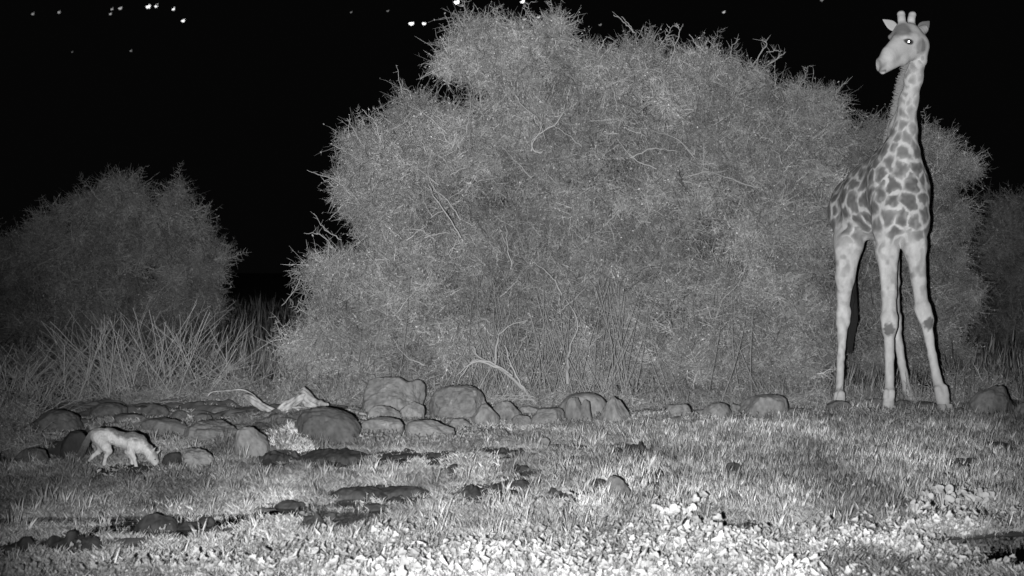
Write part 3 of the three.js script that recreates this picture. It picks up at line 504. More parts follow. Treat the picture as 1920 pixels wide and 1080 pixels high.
function meshField(f, lo, hi, h) {                              // surface nets on a sparse grid
  const nx = Math.ceil((hi.x - lo.x) / h) + 1, ny = Math.ceil((hi.y - lo.y) / h) + 1, nz = Math.ceil((hi.z - lo.z) / h) + 1, B = 8;
  const val = new Float32Array(nx * ny * nz), id = new Int32Array(nx * ny * nz).fill(-1), at = (i, j, k) => i + nx * (j + ny * k), near = [];
  for (let bk = 0; bk < nz; bk += B) for (let bj = 0; bj < ny; bj += B) for (let bi = 0; bi < nx; bi += B) {
    const c = f(lo.x + (bi + 4) * h, lo.y + (bj + 4) * h, lo.z + (bk + 4) * h), n = Math.abs(c) < 11 * h; if (n) near.push([bi, bj, bk]);
    for (let k = bk; k < Math.min(bk + B, nz); k++) for (let j = bj; j < Math.min(bj + B, ny); j++) for (let i = bi; i < Math.min(bi + B, nx); i++) val[at(i, j, k)] = n ? f(lo.x + i * h, lo.y + j * h, lo.z + k * h) : c;
  }
  const pos = [], idx = [], E = [[0, 1], [2, 3], [4, 5], [6, 7], [0, 2], [1, 3], [4, 6], [5, 7], [0, 4], [1, 5], [2, 6], [3, 7]], v = new Float32Array(8);
  for (const [bi, bj, bk] of near) for (let k = bk; k < Math.min(bk + B, nz - 1); k++) for (let j = bj; j < Math.min(bj + B, ny - 1); j++) for (let i = bi; i < Math.min(bi + B, nx - 1); i++) {
    let s = 0; for (let c = 0; c < 8; c++) { v[c] = val[at(i + (c & 1), j + ((c >> 1) & 1), k + (c >> 2))]; if (v[c] < 0) s |= 1 << c; } if (s === 0 || s === 255) continue;
    let x = 0, y = 0, z = 0, n = 0; for (const [a, b] of E) { if ((v[a] < 0) === (v[b] < 0)) continue; const t = v[a] / (v[a] - v[b]); x += lerp(a & 1, b & 1, t); y += lerp((a >> 1) & 1, (b >> 1) & 1, t); z += lerp(a >> 2, b >> 2, t); n++; }
    id[at(i, j, k)] = pos.length / 3; pos.push(lo.x + (i + x / n) * h, lo.y + (j + y / n) * h, lo.z + (k + z / n) * h);
  }
  for (const [bi, bj, bk] of near) for (let k = Math.max(1, bk); k < Math.min(bk + B, nz - 1); k++) for (let j = Math.max(1, bj); j < Math.min(bj + B, ny - 1); j++) for (let i = Math.max(1, bi); i < Math.min(bi + B, nx - 1); i++) {
    const a = val[at(i, j, k)] < 0;
    const quad = (p, q, r, s, flip) => { if (p < 0 || q < 0 || r < 0 || s < 0) return; flip ? idx.push(p, r, q, p, s, r) : idx.push(p, q, r, p, r, s); };
    if (a !== val[at(i + 1, j, k)] < 0) quad(id[at(i, j - 1, k - 1)], id[at(i, j, k - 1)], id[at(i, j, k)], id[at(i, j - 1, k)], !a);
    if (a !== val[at(i, j + 1, k)] < 0) quad(id[at(i - 1, j, k - 1)], id[at(i - 1, j, k)], id[at(i, j, k)], id[at(i, j, k - 1)], !a);
    if (a !== val[at(i, j, k + 1)] < 0) quad(id[at(i - 1, j - 1, k)], id[at(i, j - 1, k)], id[at(i, j, k)], id[at(i - 1, j, k)], !a);
  }
  const nor = new Float32Array(pos.length), e = h * 0.5;
  for (let q = 0; q < pos.length; q += 3) { const x = pos[q], y = pos[q + 1], z = pos[q + 2], gx = f(x + e, y, z) - f(x - e, y, z), gy = f(x, y + e, z) - f(x, y - e, z), gz = f(x, y, z + e) - f(x, y, z - e), l = Math.hypot(gx, gy, gz) || 1; nor[q] = gx / l; nor[q + 1] = gy / l; nor[q + 2] = gz / l; }
  const g = new THREE.BufferGeometry(); g.setAttribute('position', new THREE.Float32BufferAttribute(pos, 3)); g.setAttribute('normal', new THREE.BufferAttribute(nor, 3)); g.setIndex(idx); return g;
}
function paint(g, fn) { const p = g.attributes.position, n = g.attributes.normal, c = new Float32Array(p.count * 3); for (let k = 0; k < p.count; k++) { const v = fn(p.getX(k), p.getY(k), p.getZ(k), n.getX(k), n.getY(k), n.getZ(k)); c[3 * k] = c[3 * k + 1] = c[3 * k + 2] = v; } g.setAttribute('color', new THREE.BufferAttribute(c, 3)); return g; }
const furMat = () => new THREE.MeshStandardMaterial({ vertexColors: true, roughness: 0.95 });

// ---------------------------------------------------------------- giraffe
{
  const foot = P(1680, 500, 20.4); foot.y = 0;
  const t = thing('giraffe', 'tall spotted giraffe standing behind the stones with its head turned aside', 'giraffe', foot);
  const b = (x0, y0, d0, r0, x1, y1, d1, r1, k) => [P(x0, y0, d0).sub(foot), P(x1, y1, d1).sub(foot), r0, r1, k];
  const body = [
    // trunk: rump, barrel, chest, withers
    b(1618, 388, 21.3, 0.36, 1648, 380, 20.75, 0.47, 0.1), b(1648, 378, 20.75, 0.46, 1684, 362, 20.2, 0.36, 0.15), b(1684, 362, 20.2, 0.35, 1688, 395, 20.05, 0.30, 0.15), b(1668, 322, 20.5, 0.24, 1682, 322, 20.2, 0.27, 0.2), b(1640, 345, 20.9, 0.3, 1668, 318, 20.5, 0.25, 0.2),
    b(1704, 375, 20.0, 0.20, 1712, 420, 20.0, 0.17, 0.12), b(1666, 380, 20.05, 0.2, 1663, 425, 20.05, 0.17, 0.12), b(1592, 370, 21.3, 0.2, 1590, 400, 21.2, 0.24, 0.2),
    // neck
    b(1683, 325, 20.2, 0.27, 1689, 285, 20.1, 0.195, 0.18), b(1689, 285, 20.1, 0.19, 1696, 245, 20.05, 0.135, 0.12), b(1696, 245, 20.05, 0.135, 1702, 190, 20.0, 0.108, 0.1), b(1702, 190, 20.0, 0.108, 1712, 148, 19.95, 0.098, 0.08), b(1712, 148, 19.95, 0.098, 1722, 105, 19.95, 0.10, 0.08),
    b(1676, 310, 20.45, 0.2, 1684, 240, 20.3, 0.10, 0.15), b(1684, 240, 20.3, 0.10, 1698, 190, 20.14, 0.07, 0.1),
    // bony joints and split muscles
    b(1661, 600, 19.86, 0.062, 1661, 612, 19.86, 0.056, 0.025), b(1674, 600, 19.86, 0.062, 1674, 612, 19.86, 0.056, 0.025), b(1726, 582, 19.80, 0.056, 1731, 600, 19.80, 0.054, 0.025), b(1738, 580, 19.82, 0.056, 1743, 598, 19.82, 0.052, 0.025),
    b(1657, 470, 19.93, 0.075, 1661, 545, 19.90, 0.045, 0.03), b(1671, 470, 19.95, 0.070, 1672, 550, 19.90, 0.04, 0.03), b(1708, 455, 19.88, 0.075, 1719, 520, 19.84, 0.04, 0.03), b(1722, 455, 19.90, 0.07, 1729, 525, 19.85, 0.035, 0.03),
    b(1663, 735, 19.86, 0.045, 1662, 744, 19.85, 0.045, 0.02), b(1673, 735, 19.86, 0.045, 1673, 744, 19.85, 0.045, 0.02), b(1759, 730, 19.70, 0.045, 1762, 742, 19.69, 0.045, 0.02), b(1770, 728, 19.72, 0.045, 1773, 740, 19.70, 0.045, 0.02),
    b(1575, 588, 20.72, 0.05, 1576, 602, 20.70, 0.046, 0.02), b(1588, 586, 20.72, 0.05, 1587, 600, 20.70, 0.046, 0.02), b(1570, 740, 20.30, 0.042, 1569, 748, 20.28, 0.042, 0.02), b(1579, 740, 20.30, 0.042, 1579, 748, 20.28, 0.042, 0.02), b(1581, 470, 20.62, 0.09, 1578, 540, 20.62, 0.04, 0.04), b(1598, 460, 20.66, 0.09, 1590, 540, 20.62, 0.035, 0.04),
    b(1667, 640, 20.0, 0.03, 1668, 725, 20.0, 0.032, 0.02), b(1746, 640, 19.88, 0.03, 1762, 722, 19.84, 0.032, 0.02), b(1579, 640, 20.72, 0.03, 1575, 728, 20.46, 0.032, 0.02),
    // near-left hind leg
    b(1592, 400, 21.15, 0.25, 1590, 455, 20.75, 0.17, 0.15), b(1590, 455, 20.75, 0.17, 1584, 520, 20.65, 0.115, 0.08), b(1584, 520, 20.65, 0.11, 1581, 585, 20.75, 0.078, 0.05), b(1581, 583, 20.78, 0.092, 1581, 606, 20.74, 0.078, 0.05), b(1581, 606, 20.72, 0.066, 1577, 670, 20.55, 0.050, 0.05), b(1577, 670, 20.55, 0.050, 1574, 735, 20.38, 0.052, 0.03), b(1574, 738, 20.36, 0.062, 1573, 757, 20.3, 0.068, 0.03),
    // other hind leg, seen between the forelegs
    b(1662, 400, 21.4, 0.24, 1664, 455, 21.0, 0.16, 0.15), b(1664, 455, 21.0, 0.15, 1672, 530, 21.05, 0.10, 0.08), b(1672, 530, 21.05, 0.10, 1678, 598, 21.3, 0.076, 0.05), b(1678, 594, 21.32, 0.09, 1680, 615, 21.28, 0.075, 0.05), b(1680, 615, 21.26, 0.064, 1691, 680, 21.2, 0.049, 0.05), b(1691, 680, 21.2, 0.049, 1702, 730, 21.15, 0.055, 0.03), b(1703, 733, 21.14, 0.062, 1706, 746, 21.1, 0.066, 0.03),
    // middle foreleg
    b(1664, 420, 20.05, 0.17, 1663, 475, 20.0, 0.125, 0.1), b(1663, 475, 20.0, 0.122, 1666, 550, 19.95, 0.088, 0.06), b(1666, 550, 19.95, 0.088, 1667, 592, 19.92, 0.092, 0.05), b(1667, 596, 19.9, 0.098, 1667, 618, 19.9, 0.088, 0.04), b(1667, 622, 19.92, 0.066, 1668, 668, 19.93, 0.051, 0.05), b(1668, 668, 19.93, 0.051, 1668, 728, 19.93, 0.056, 0.03), b(1668, 735, 19.92, 0.068, 1667, 757, 19.88, 0.076, 0.03),
    // outstretched foreleg
    b(1712, 415, 20.0, 0.17, 1714, 460, 19.95, 0.135, 0.1), b(1714, 460, 19.95, 0.13, 1722, 525, 19.9, 0.082, 0.06), b(1722, 525, 19.9, 0.08, 1729, 570, 19.87, 0.082, 0.05), b(1730, 578, 19.85, 0.094, 1736, 602, 19.84, 0.082, 0.04), b(1737, 606, 19.84, 0.066, 1748, 665, 19.8, 0.053, 0.05), b(1748, 665, 19.8, 0.053, 1761, 722, 19.76, 0.058, 0.03), b(1763, 730, 19.75, 0.068, 1769, 754, 19.7, 0.078, 0.03),
  ];
  const bf = fieldOf(body);
  const muscled = (x, y, z) => bf(x, y, z) + 0.009 * noise(x * 7, y * 4, z * 7) + 0.004 * noise(x * 19, y * 12, z * 19);
  const gb = meshField(muscled, V(-1.15, 0.02, -1.35), V(0.95, 4.55, 1.05), 0.0135);
  const head = [
    b(1722, 114, 19.95, 0.10, 1719, 94, 19.96, 0.13, 0.06), b(1717, 84, 19.96, 0.15, 1706, 76, 19.93, 0.14, 0.06), b(1706, 70, 19.94, 0.12, 1690, 64, 19.88, 0.105, 0.08),     // back of skull, cranium, forehead
    b(1700, 83, 19.88, 0.14, 1664, 110, 19.62, 0.082, 0.10), b(1664, 110, 19.64, 0.080, 1636, 128, 19.45, 0.062, 0.08), b(1690, 72, 19.80, 0.10, 1664, 97, 19.64, 0.060, 0.08), b(1702, 60, 19.94, 0.10, 1692, 60, 19.9, 0.09, 0.08), // face, muzzle, bridge of the nose
    b(1714, 96, 19.90, 0.09, 1690, 112, 19.76, 0.07, 0.06), b(1690, 112, 19.76, 0.062, 1654, 134, 19.52, 0.038, 0.05), b(1633, 131, 19.44, 0.043, 1639, 136, 19.45, 0.036, 0.03),   // jaw, chin, lip
    b(1712, 71, 19.80, 0.04, 1696, 73, 19.73, 0.035, 0.05), b(1676, 67, 19.86, 0.042, 1668, 70, 19.84, 0.030, 0.05),              // brow ridges over the eyes
    b(1691, 54, 19.88, 0.055, 1689, 36, 19.92, 0.042, 0.04), b(1689, 38, 19.92, 0.046, 1688, 28, 19.95, 0.050, 0.02), b(1708, 56, 19.98, 0.055, 1707, 36, 20.0, 0.040, 0.04), b(1707, 38, 20.0, 0.044, 1709, 29, 20.02, 0.048, 0.02), // two horns
    b(1722, 62, 20.02, 0.08, 1730, 56, 20.06, 0.06, 0.05),
  ];
  const hf = fieldOf(head), mouthA = P(1661, 132, 19.44).sub(foot), mouthB = P(1629, 138, 19.40).sub(foot), ab = mouthB.clone().sub(mouthA), nostril = P(1630, 122, 19.40).sub(foot);
  const seg = (x, y, z) => { const t_ = clamp(((x - mouthA.x) * ab.x + (y - mouthA.y) * ab.y + (z - mouthA.z) * ab.z) / ab.lengthSq(), 0, 1); return Math.hypot(x - mouthA.x - ab.x * t_, y - mouthA.y - ab.y * t_, (z - mouthA.z - ab.z * t_) * 0.3); };
  const hfield = (x, y, z) => { let d = hf(x, y, z); const s = seg(x, y, z); if (s < 0.012) d += (0.012 - s) * 0.6; return d; };
  let eyeD = 19.3; { const q = V(); while (eyeD < 20) { q.copy(P(1703, 79, eyeD)).sub(foot); if (hf(q.x, q.y, q.z) < 0) break; eyeD += 0.002; } }   // where the cheek lies under the eye
  const gh = meshField(hfield, V(-0.45, 4.0, -0.1), V(0.55, 5.2, 1.25), 0.007);
  // coat: leaf-shaped dark patches with a pale net between
  const r = rngOf(404), seeds = [], bp = gb.attributes.position, v = V();
  const size = (y) => lerp(0.165, 0.09, sst(2.8, 4.0, y));
  for (const [px, py] of [[1672, 345], [1710, 343], [1671, 380], [1709, 380], [1655, 365], [1690, 316], [1690, 412]]) { let best = null, bd = 1e9; for (let k = 0; k < bp.count; k++) { v.fromBufferAttribute(bp, k); if (v.z < -0.2) continue; const q = v.clone().add(foot), sx = 960 + F * q.x / -q.z, sy = 500 + F * (CAM_H - q.y) / -q.z, d = Math.hypot(sx - px, sy - py) - v.z * 2; if (d < bd) { bd = d; best = v.clone(); } } seeds.push(best); }
  for (let k = 0; k < 9000; k++) { v.fromBufferAttribute(bp, Math.floor(r() * bp.count)); if (v.y < 1.3) continue; const s = size(v.y); if (seeds.every((q) => q.distanceToSquared(v) > s * s)) seeds.push(v.clone()); }
  const coat = (x, y, z) => {
    const wx = x + 0.05 * noise(x * 8, y * 8, z * 8) + 0.012 * noise(x * 23, y * 23, z * 23), wy = y + 0.05 * noise(x * 8 + 40, y * 8, z * 8) + 0.012 * noise(x * 23 + 9, y * 23, z * 23), wz = z + 0.035 * noise(x * 8, y * 8 + 70, z * 8);
    let d1 = 9, d2 = 9, n1 = 0; for (let i = 0; i < seeds.length; i++) { const q = seeds[i], dx = wx - q.x, dy = (wy - q.y) * 0.72, dz = wz - q.z, d = dx * dx + dy * dy + dz * dz; if (d < d1) { d2 = d1; d1 = d; n1 = i; } else if (d < d2) d2 = d; }
    return [Math.sqrt(d2) - Math.sqrt(d1), Math.sqrt(d1), n1];
  };
  const kneeA = P(1667, 618, 19.82).sub(foot), kneeB = P(1742, 607, 19.76).sub(foot);
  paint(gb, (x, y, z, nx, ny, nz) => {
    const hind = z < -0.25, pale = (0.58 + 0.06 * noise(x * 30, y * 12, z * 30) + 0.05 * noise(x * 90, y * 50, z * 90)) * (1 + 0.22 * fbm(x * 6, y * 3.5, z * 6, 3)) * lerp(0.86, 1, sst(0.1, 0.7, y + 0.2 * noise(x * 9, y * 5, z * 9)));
    const [e, d1, n1] = coat(x, y, z);
    const line = y > 3.0 ? 0.03 : 0.036; const ew = e + 0.036 * noise(x * 17 + 5, y * 17, z * 17) + 0.012 * noise(x * 38, y * 38, z * 38), lw = line * (0.8 + 0.7 * noise(x * 5, y * 5 + 30, z * 5)); let spot = sst(lw * 0.1, lw * 1.5, ew);
    let dark = 0.165 + 0.06 * hash3(n1, 3, 1) + 0.05 * noise(x * 25, y * 25, z * 25); dark = lerp(dark, 0.30, sst(3.0, 4.0, y)); dark = lerp(dark * 1.5, dark * 0.8, sst(0.0, 0.10, e)) * (1 + 0.5 * sst(0.2, 0.7, noise(x * 21, y * 14, z * 21 + 5)));
    const fade = hind ? sst(2.25, 2.55, y + 0.08 * noise(x * 6, y * 6, z * 6) + (x < -0.62 ? 0.1 : 0.0)) : sst(1.98, 2.3, y + 0.1 * noise(x * 6, y * 6, z * 6));
    let a = spot * fade;
    if (!hind && y > 1.3 && y < 2.1) { const f = noise(x * 17, y * 13, z * 17); a = Math.max(a, 0.55 * sst(0.1, 0.65, f) * sst(1.2, 1.6, y)); }
    if (y < 1.5) a = Math.max(a, 0.22 * sst(0.1, 0.6, noise(x * 20 + 7, y * 9, z * 20)));
    if (hind && y > 1.5 && y < 2.5 && x < -0.62) a = Math.max(a, 0.4 * sst(0.2, 0.6, noise(x * 12, y * 9, z * 12)));
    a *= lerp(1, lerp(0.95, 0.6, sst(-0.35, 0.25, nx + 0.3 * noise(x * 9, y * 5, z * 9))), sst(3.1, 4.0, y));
    let c = lerp(pale, dark, a);
    for (const kn of [kneeA, kneeB]) { const d = Math.hypot(x - kn.x, (y - kn.y) * 0.8, z - kn.z) + 0.02 * noise(x * 40, y * 40, z * 40); c = lerp(0.17, c, sst(0.05, 0.085, d)); }
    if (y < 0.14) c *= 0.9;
    return c;
  });
  const pt = (px, py, d) => P(px, py, d).sub(foot), hornA = pt(1687, 22, 19.95), hornB = pt(1709, 23, 20.02), eyeP = pt(1703, 79, eyeD), browP = pt(1668, 70, 19.82), fore = pt(1690, 58, 19.78), muz = pt(1634, 129, 19.43), cheek = pt(1724, 88, 19.82);
  paint(gh, (x, y, z) => {
    const q = V(x, y, z); let c = 0.60 + 0.06 * noise(x * 14, y * 14, z * 14) + 0.03 * noise(x * 50, y * 50, z * 50);
    c = lerp(0.24, c, sst(0.08, 0.17, q.distanceTo(fore) + 0.03 * noise(x * 18, y * 18, z * 18))); c = lerp(0.30, c, sst(0.06, 0.12, q.distanceTo(cheek))); c = lerp(0.29, c, sst(0.11, 0.20, q.distanceTo(muz) + 0.025 * noise(x * 20, y * 20, z * 20)));
    c = lerp(0.14, c, sst(0.012, 0.03, seg(x, y, z))); c = lerp(0.1, c, sst(0.008, 0.022, q.distanceTo(nostril))); c = lerp(0.22, c, sst(0.03, 0.08, q.distanceTo(browP))); c = lerp(0.06, c, sst(0.035, 0.055, Math.hypot((x - eyeP.x) * 0.45 , (y - eyeP.y) * 1.25 + (x - eyeP.x) * 0.12, z - eyeP.z)));
    const sp = noise(x * 16 + 3, y * 16, z * 16); if (x > 0.05 && sp > 0.25) c *= 1 - 0.3 * sst(0.25, 0.5, sp);
    c = lerp(0.1, c, sst(0.02, 0.05, Math.min(q.distanceTo(hornA), q.distanceTo(hornB)))); return c;
  });
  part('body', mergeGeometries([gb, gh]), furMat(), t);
  // ears: cupped leaves
  const ear = (base, tip, wide, normal, tone) => {
    const g = new THREE.SphereGeometry(1, 20, 14), p = g.attributes.position, ax = tip.clone().sub(base), L = ax.length(); ax.normalize(); const nn = normal.clone().addScaledVector(ax, -normal.dot(ax)).normalize(), sd = V().crossVectors(ax, nn);
    for (let k = 0; k < p.count; k++) { const u = (p.getY(k) + 1) / 2, w = Math.sin(Math.PI * Math.pow(u, 0.75)) * 0.9 + 0.1 * (1 - u), X = p.getX(k), Z = p.getZ(k), q = base.clone().addScaledVector(ax, u * L).addScaledVector(sd, X * wide * (0.4 + w)).addScaledVector(nn, Z * 0.018 - 0.6 * wide * (1 - X * X) * 0.35); p.setXYZ(k, q.x, q.y, q.z); }
    g.computeVertexNormals(); g.deleteAttribute('uv'); part('ear', g, grey(tone), t);
  };
  ear(pt(1684, 58, 19.95), pt(1654, 37, 19.95), 0.048, V(0.1, 0.2, 1), 0.5); ear(pt(1720, 62, 20.05), pt(1742, 40, 20.12), 0.055, V(0.3, 0.3, 1), 0.2);
  // eye with the mirror layer behind the pupil that throws the lamp back
  const eye = part('eye', new THREE.SphereGeometry(0.026, 20, 14), grey(0.02, 0.15), t); eye.position.copy(pt(1703, 79, eyeD + 0.008)); eye.scale.set(1.25, 0.85, 1);
  const back_ = new THREE.MeshStandardMaterial({ metalness: 1, roughness: 0.35 }); back_.color.setRGB(0.95, 0.95, 0.95);
  const pupil = part('pupil', new THREE.CircleGeometry(0.0095, 24).scale(1.25, 0.8, 1).rotateZ(0.8), back_, eye); pupil.scale.set(0.8, 1.18, 1); pupil.position.copy(LAMP.clone().sub(eye.position).sub(foot).normalize().multiplyScalar(0.029)); pupil.lookAt(LAMP.clone().lerp(camera.position, 0.5));
  const eye2 = part('eye', new THREE.SphereGeometry(0.024, 16, 12), grey(0.03, 0.2), t); eye2.position.copy(pt(1669, 73, 19.86));
  // mane: short stiff crest down the back of the neck
  { const r2 = rngOf(12), m = new MB(), line = curvePts([pt(1716, 84, 20.08), pt(1704, 130, 20.08), pt(1691, 175, 20.16), pt(1681, 225, 20.32), pt(1669, 275, 20.5)], 80);
    for (let k = 0; k < 900; k++) { const q = line[Math.floor(r2() * 81)].clone().add(V((r2() - 0.5) * 0.04, (r2() - 0.5) * 0.04, (r2() - 0.5) * 0.04)), e = q.clone().add(V(-0.055 - r2() * 0.04, 0.02 + r2() * 0.03, -0.05 - r2() * 0.03)); m.tube([q, e], [0.006, 0.002], 3); }
    part('mane', m.geo(), grey(0.32), t, 'stuff'); }
  // tail with black tuft, hanging behind the left hind leg
  { const m = new MB(), q = curvePts([pt(1612, 372, 21.5), pt(1603, 430, 21.5), pt(1602, 510, 21.45)], 10); m.tube(q, q.map((_, i) => lerp(0.045, 0.022, i / 10)), 8); const tail = part('tail', m.geo(), grey(0.3), t);
    const r3 = rngOf(4), h = new MB(); for (let k = 0; k < 260; k++) { const a = pt(1602 + (r3() - 0.5) * 5, 505 + r3() * 60, 21.45 + (r3() - 0.5) * 0.08), u = r3(), c = pt(1601 + (r3() - 0.5) * 15, 600, 21.45 + (r3() - 0.5) * 0.08), e = pt(1593 + (r3() - 0.5) * 10, 610 + u * 55, 21.45); h.tube([a, c, e], [0.005, 0.006, 0.002], 3); } part('tuft', h.geo(), grey(0.015), tail, 'stuff'); }
  // hooves, each cloven
  const hoof = (px, py, d, s = 1) => {
    const g = mergeGeometries([-1, 1].map((q) => { const c = new THREE.CylinderGeometry(0.043 * s, 0.058 * s, 0.105 * s, 14, 4); const p = c.attributes.position; for (let k = 0; k < p.count; k++) { const z = p.getZ(k), y = p.getY(k); p.setZ(k, z * 1.5 + (z > 0 ? (0.05 - y) * 0.25 : 0)); } c.translate(q * 0.047 * s, 0, 0); c.computeVertexNormals(); return c; }));
    const m = part('hoof', g, grey(0.3, 0.7), t); m.position.copy(pt(px, py, d)); return m;
  };
  hoof(1573, 768, 20.28); hoof(1707, 753, 21.08, 0.95); hoof(1667, 768, 19.88); hoof(1773, 765, 19.68).rotation.y = 0.3;
}

// ---------------------------------------------------------------- jackal
{
  const D0 = 14.45, foot = P(222, 500, D0); foot.y = 0;
  const t = thing('jackal', 'pale flanked jackal with dark saddle, nose to the ground beside the dark stones', 'jackal', foot);
  const pt = (px, py, d) => P(px, py, d).sub(foot), b = (x0, y0, d0, r0, x1, y1, d1, r1, k) => [pt(x0, y0, d0), pt(x1, y1, d1), r0, r1, k];
  const bones = [
    b(183, 817, 14.45, 0.072, 205, 818, 14.45, 0.066, 0.03), b(205, 818, 14.45, 0.066, 225, 824, 14.45, 0.058, 0.04), b(225, 825, 14.45, 0.06, 246, 829, 14.45, 0.074, 0.04), b(246, 829, 14.45, 0.074, 256, 838, 14.45, 0.066, 0.04), b(246, 822, 14.45, 0.05, 262, 826, 14.45, 0.052, 0.04),
    b(260, 832, 14.45, 0.056, 276, 844, 14.43, 0.048, 0.04), b(276, 844, 14.43, 0.046, 284, 856, 14.42, 0.046, 0.03), b(284, 857, 14.42, 0.047, 289, 864, 14.41, 0.036, 0.02), b(288, 864, 14.41, 0.027, 294, 877, 14.4, 0.017, 0.02), b(294, 876, 14.4, 0.016, 295, 880, 14.4, 0.013, 0.008),
    // hind legs
    b(184, 820, 14.40, 0.062, 197, 838, 14.36, 0.046, 0.03), b(197, 838, 14.36, 0.042, 203, 846, 14.35, 0.028, 0.02), b(204, 846, 14.35, 0.026, 197, 858, 14.35, 0.017, 0.012), b(197, 858, 14.35, 0.017, 194, 871, 14.35, 0.014, 0.008), b(194, 873, 14.35, 0.017, 199, 875, 14.34, 0.014, 0.008),
    b(183, 822, 14.5, 0.058, 190, 838, 14.54, 0.040, 0.03), b(190, 838, 14.54, 0.036, 183, 848, 14.55, 0.024, 0.02), b(183, 848, 14.55, 0.023, 172, 857, 14.55, 0.017, 0.012), b(172, 857, 14.55, 0.016, 165, 867, 14.55, 0.014, 0.008), b(165, 869, 14.55, 0.016, 170, 871, 14.54, 0.013, 0.008),
    // forelegs
    b(247, 832, 14.40, 0.05, 244, 846, 14.37, 0.034, 0.03), b(244, 846, 14.37, 0.03, 251, 862, 14.36, 0.019, 0.02), b(251, 862, 14.36, 0.018, 254, 876, 14.36, 0.014, 0.01), b(254, 877, 14.36, 0.016, 258, 879, 14.35, 0.013, 0.008),
    b(246, 834, 14.5, 0.045, 239, 847, 14.53, 0.028, 0.03), b(239, 847, 14.53, 0.025, 246, 860, 14.54, 0.017, 0.02), b(246, 860, 14.54, 0.016, 247, 872, 14.54, 0.013, 0.01), b(247, 873, 14.54, 0.015, 251, 875, 14.53, 0.012, 0.008),
  ];
  const f0 = fieldOf(bones), f = (x, y, z) => f0(x, y, z) + 0.0035 * noise(x * 45, y * 45, z * 45) + 0.002 * noise(x * 110, y * 60, z * 110);
  const g = meshField(f, V(-0.42, 0.0, -0.32), V(0.48, 0.5, 0.34), 0.0055), crest = [pt(166, 806, 14.45), pt(183, 800, 14.45), pt(205, 801, 14.45), pt(225, 811, 14.45), pt(250, 812, 14.45), pt(270, 820, 14.43), pt(288, 845, 14.42), pt(300, 862, 14.41)];
  paint(g, (x, y, z, nx, ny) => {
    let s = 9; for (let k = 0; k < crest.length - 1; k++) { const a = crest[k], c = crest[k + 1]; if (x >= a.x - 0.01 && x <= c.x + 0.01) s = Math.min(s, lerp(a.y, c.y, clamp((x - a.x) / (c.x - a.x), 0, 1)) - y); }
    const n = 0.012 * noise(x * 30, y * 30, z * 30) + 0.006 * noise(x * 90, y * 90, z * 90), lo = lerp(lerp(0.002, 0.026, sst(-0.14, 0.06, x)), 0.008, sst(0.2, 0.32, x));
    let c = 0.50 + 0.05 * noise(x * 60, y * 40, z * 60) + 0.05 * noise(x * 140, y * 90, z * 140); c *= 1 + 0.16 * noise(x * 170, y * 60, z * 170); c = lerp(0.12 + 0.16 * Math.abs(noise(x * 120, y * 120, z * 120)), c, sst(lo - 0.006, lo + 0.038, s + 1.5 * n)); if (x > 0.3) c = lerp(c, 0.34, 0.5); return c;
  });
  part('body', g, furMat(), t);
  const ear = (a, tip, w) => { const c = new THREE.ConeGeometry(w, 0.062, 12, 5); c.scale(1, 1, 0.45); const m = part('ear', c, grey(0.34), t), d = tip.clone().sub(a); m.position.copy(a).addScaledVector(d, 0.5); m.quaternion.setFromUnitVectors(V(0, 1, 0), d.clone().normalize()); };
  ear(pt(283, 848, 14.37), pt(292, 838, 14.35), 0.02); ear(pt(290, 852, 14.45), pt(301, 844, 14.46), 0.02);
  const eye = part('eye', new THREE.SphereGeometry(0.0065, 12, 8), grey(0.02, 0.15), t); eye.position.copy(pt(290, 862, 14.372));
  const nose = part('nose', new THREE.SphereGeometry(0.011, 12, 8), grey(0.03, 0.4), t); nose.position.copy(pt(295.5, 881, 14.39));
  const r = rngOf(31), m = new MB(), line = curvePts([pt(171, 810, 14.45), pt(162, 828, 14.46), pt(154, 845, 14.47), pt(148, 858, 14.48)], 40);
  for (let k = 0; k < 1500; k++) { const i = Math.floor(r() * 39), u = i / 39, w = 0.012 + 0.024 * Math.sin(Math.PI * Math.min(1, u * 0.8 + 0.12)), q = line[i].clone().add(V((r() - 0.5), (r() - 0.5), (r() - 0.5)).multiplyScalar(w * 1.2)), d = line[Math.min(40, i + 3)].clone().sub(line[i]).normalize().multiplyScalar(0.05).add(V((r() - 0.5), (r() - 0.5), (r() - 0.5)).multiplyScalar(0.02)); m.col = u > 0.9 ? 0.35 : 0.04 + 0.09 * r() * r() + 0.12 * (1 - u) * (1 - u); m.tube([q, q.clone().add(d)], [0.0035, 0.001], 3); }
  part('tail', m.geo(true), furMat(), t);
}

// ---------------------------------------------------------------- grass and ground plants
function tuft(seed, n, h0, h1, w, spread, bend) {
  const r = rngOf(seed), b = new MB();
  for (let k = 0; k < n; k++) {
    const a = r() * 6.28, q = V(Math.cos(a) * r() * spread, -0.01, Math.sin(a) * r() * spread), H = lerp(h0, h1, r()), lx = (r() - 0.5) * bend, lz = (r() - 0.5) * bend, t = r() * 6.28, ww = w * (0.7 + r() * 0.6), ux = Math.cos(t) * ww / 2, uz = Math.sin(t) * ww / 2;
    b.col = 0.6 + r() * 0.65; const m = q.clone().add(V(lx * H * 0.35, H * 0.55, lz * H * 0.35)), e = q.clone().add(V(lx * H, H, lz * H));
    b.poly([V(q.x - ux, q.y, q.z - uz), V(q.x + ux, q.y, q.z + uz), V(m.x + ux * 0.8, m.y, m.z + uz * 0.8), e, V(m.x - ux * 0.8, m.y, m.z - uz * 0.8)]);
  }
  return b.geo(true);
}
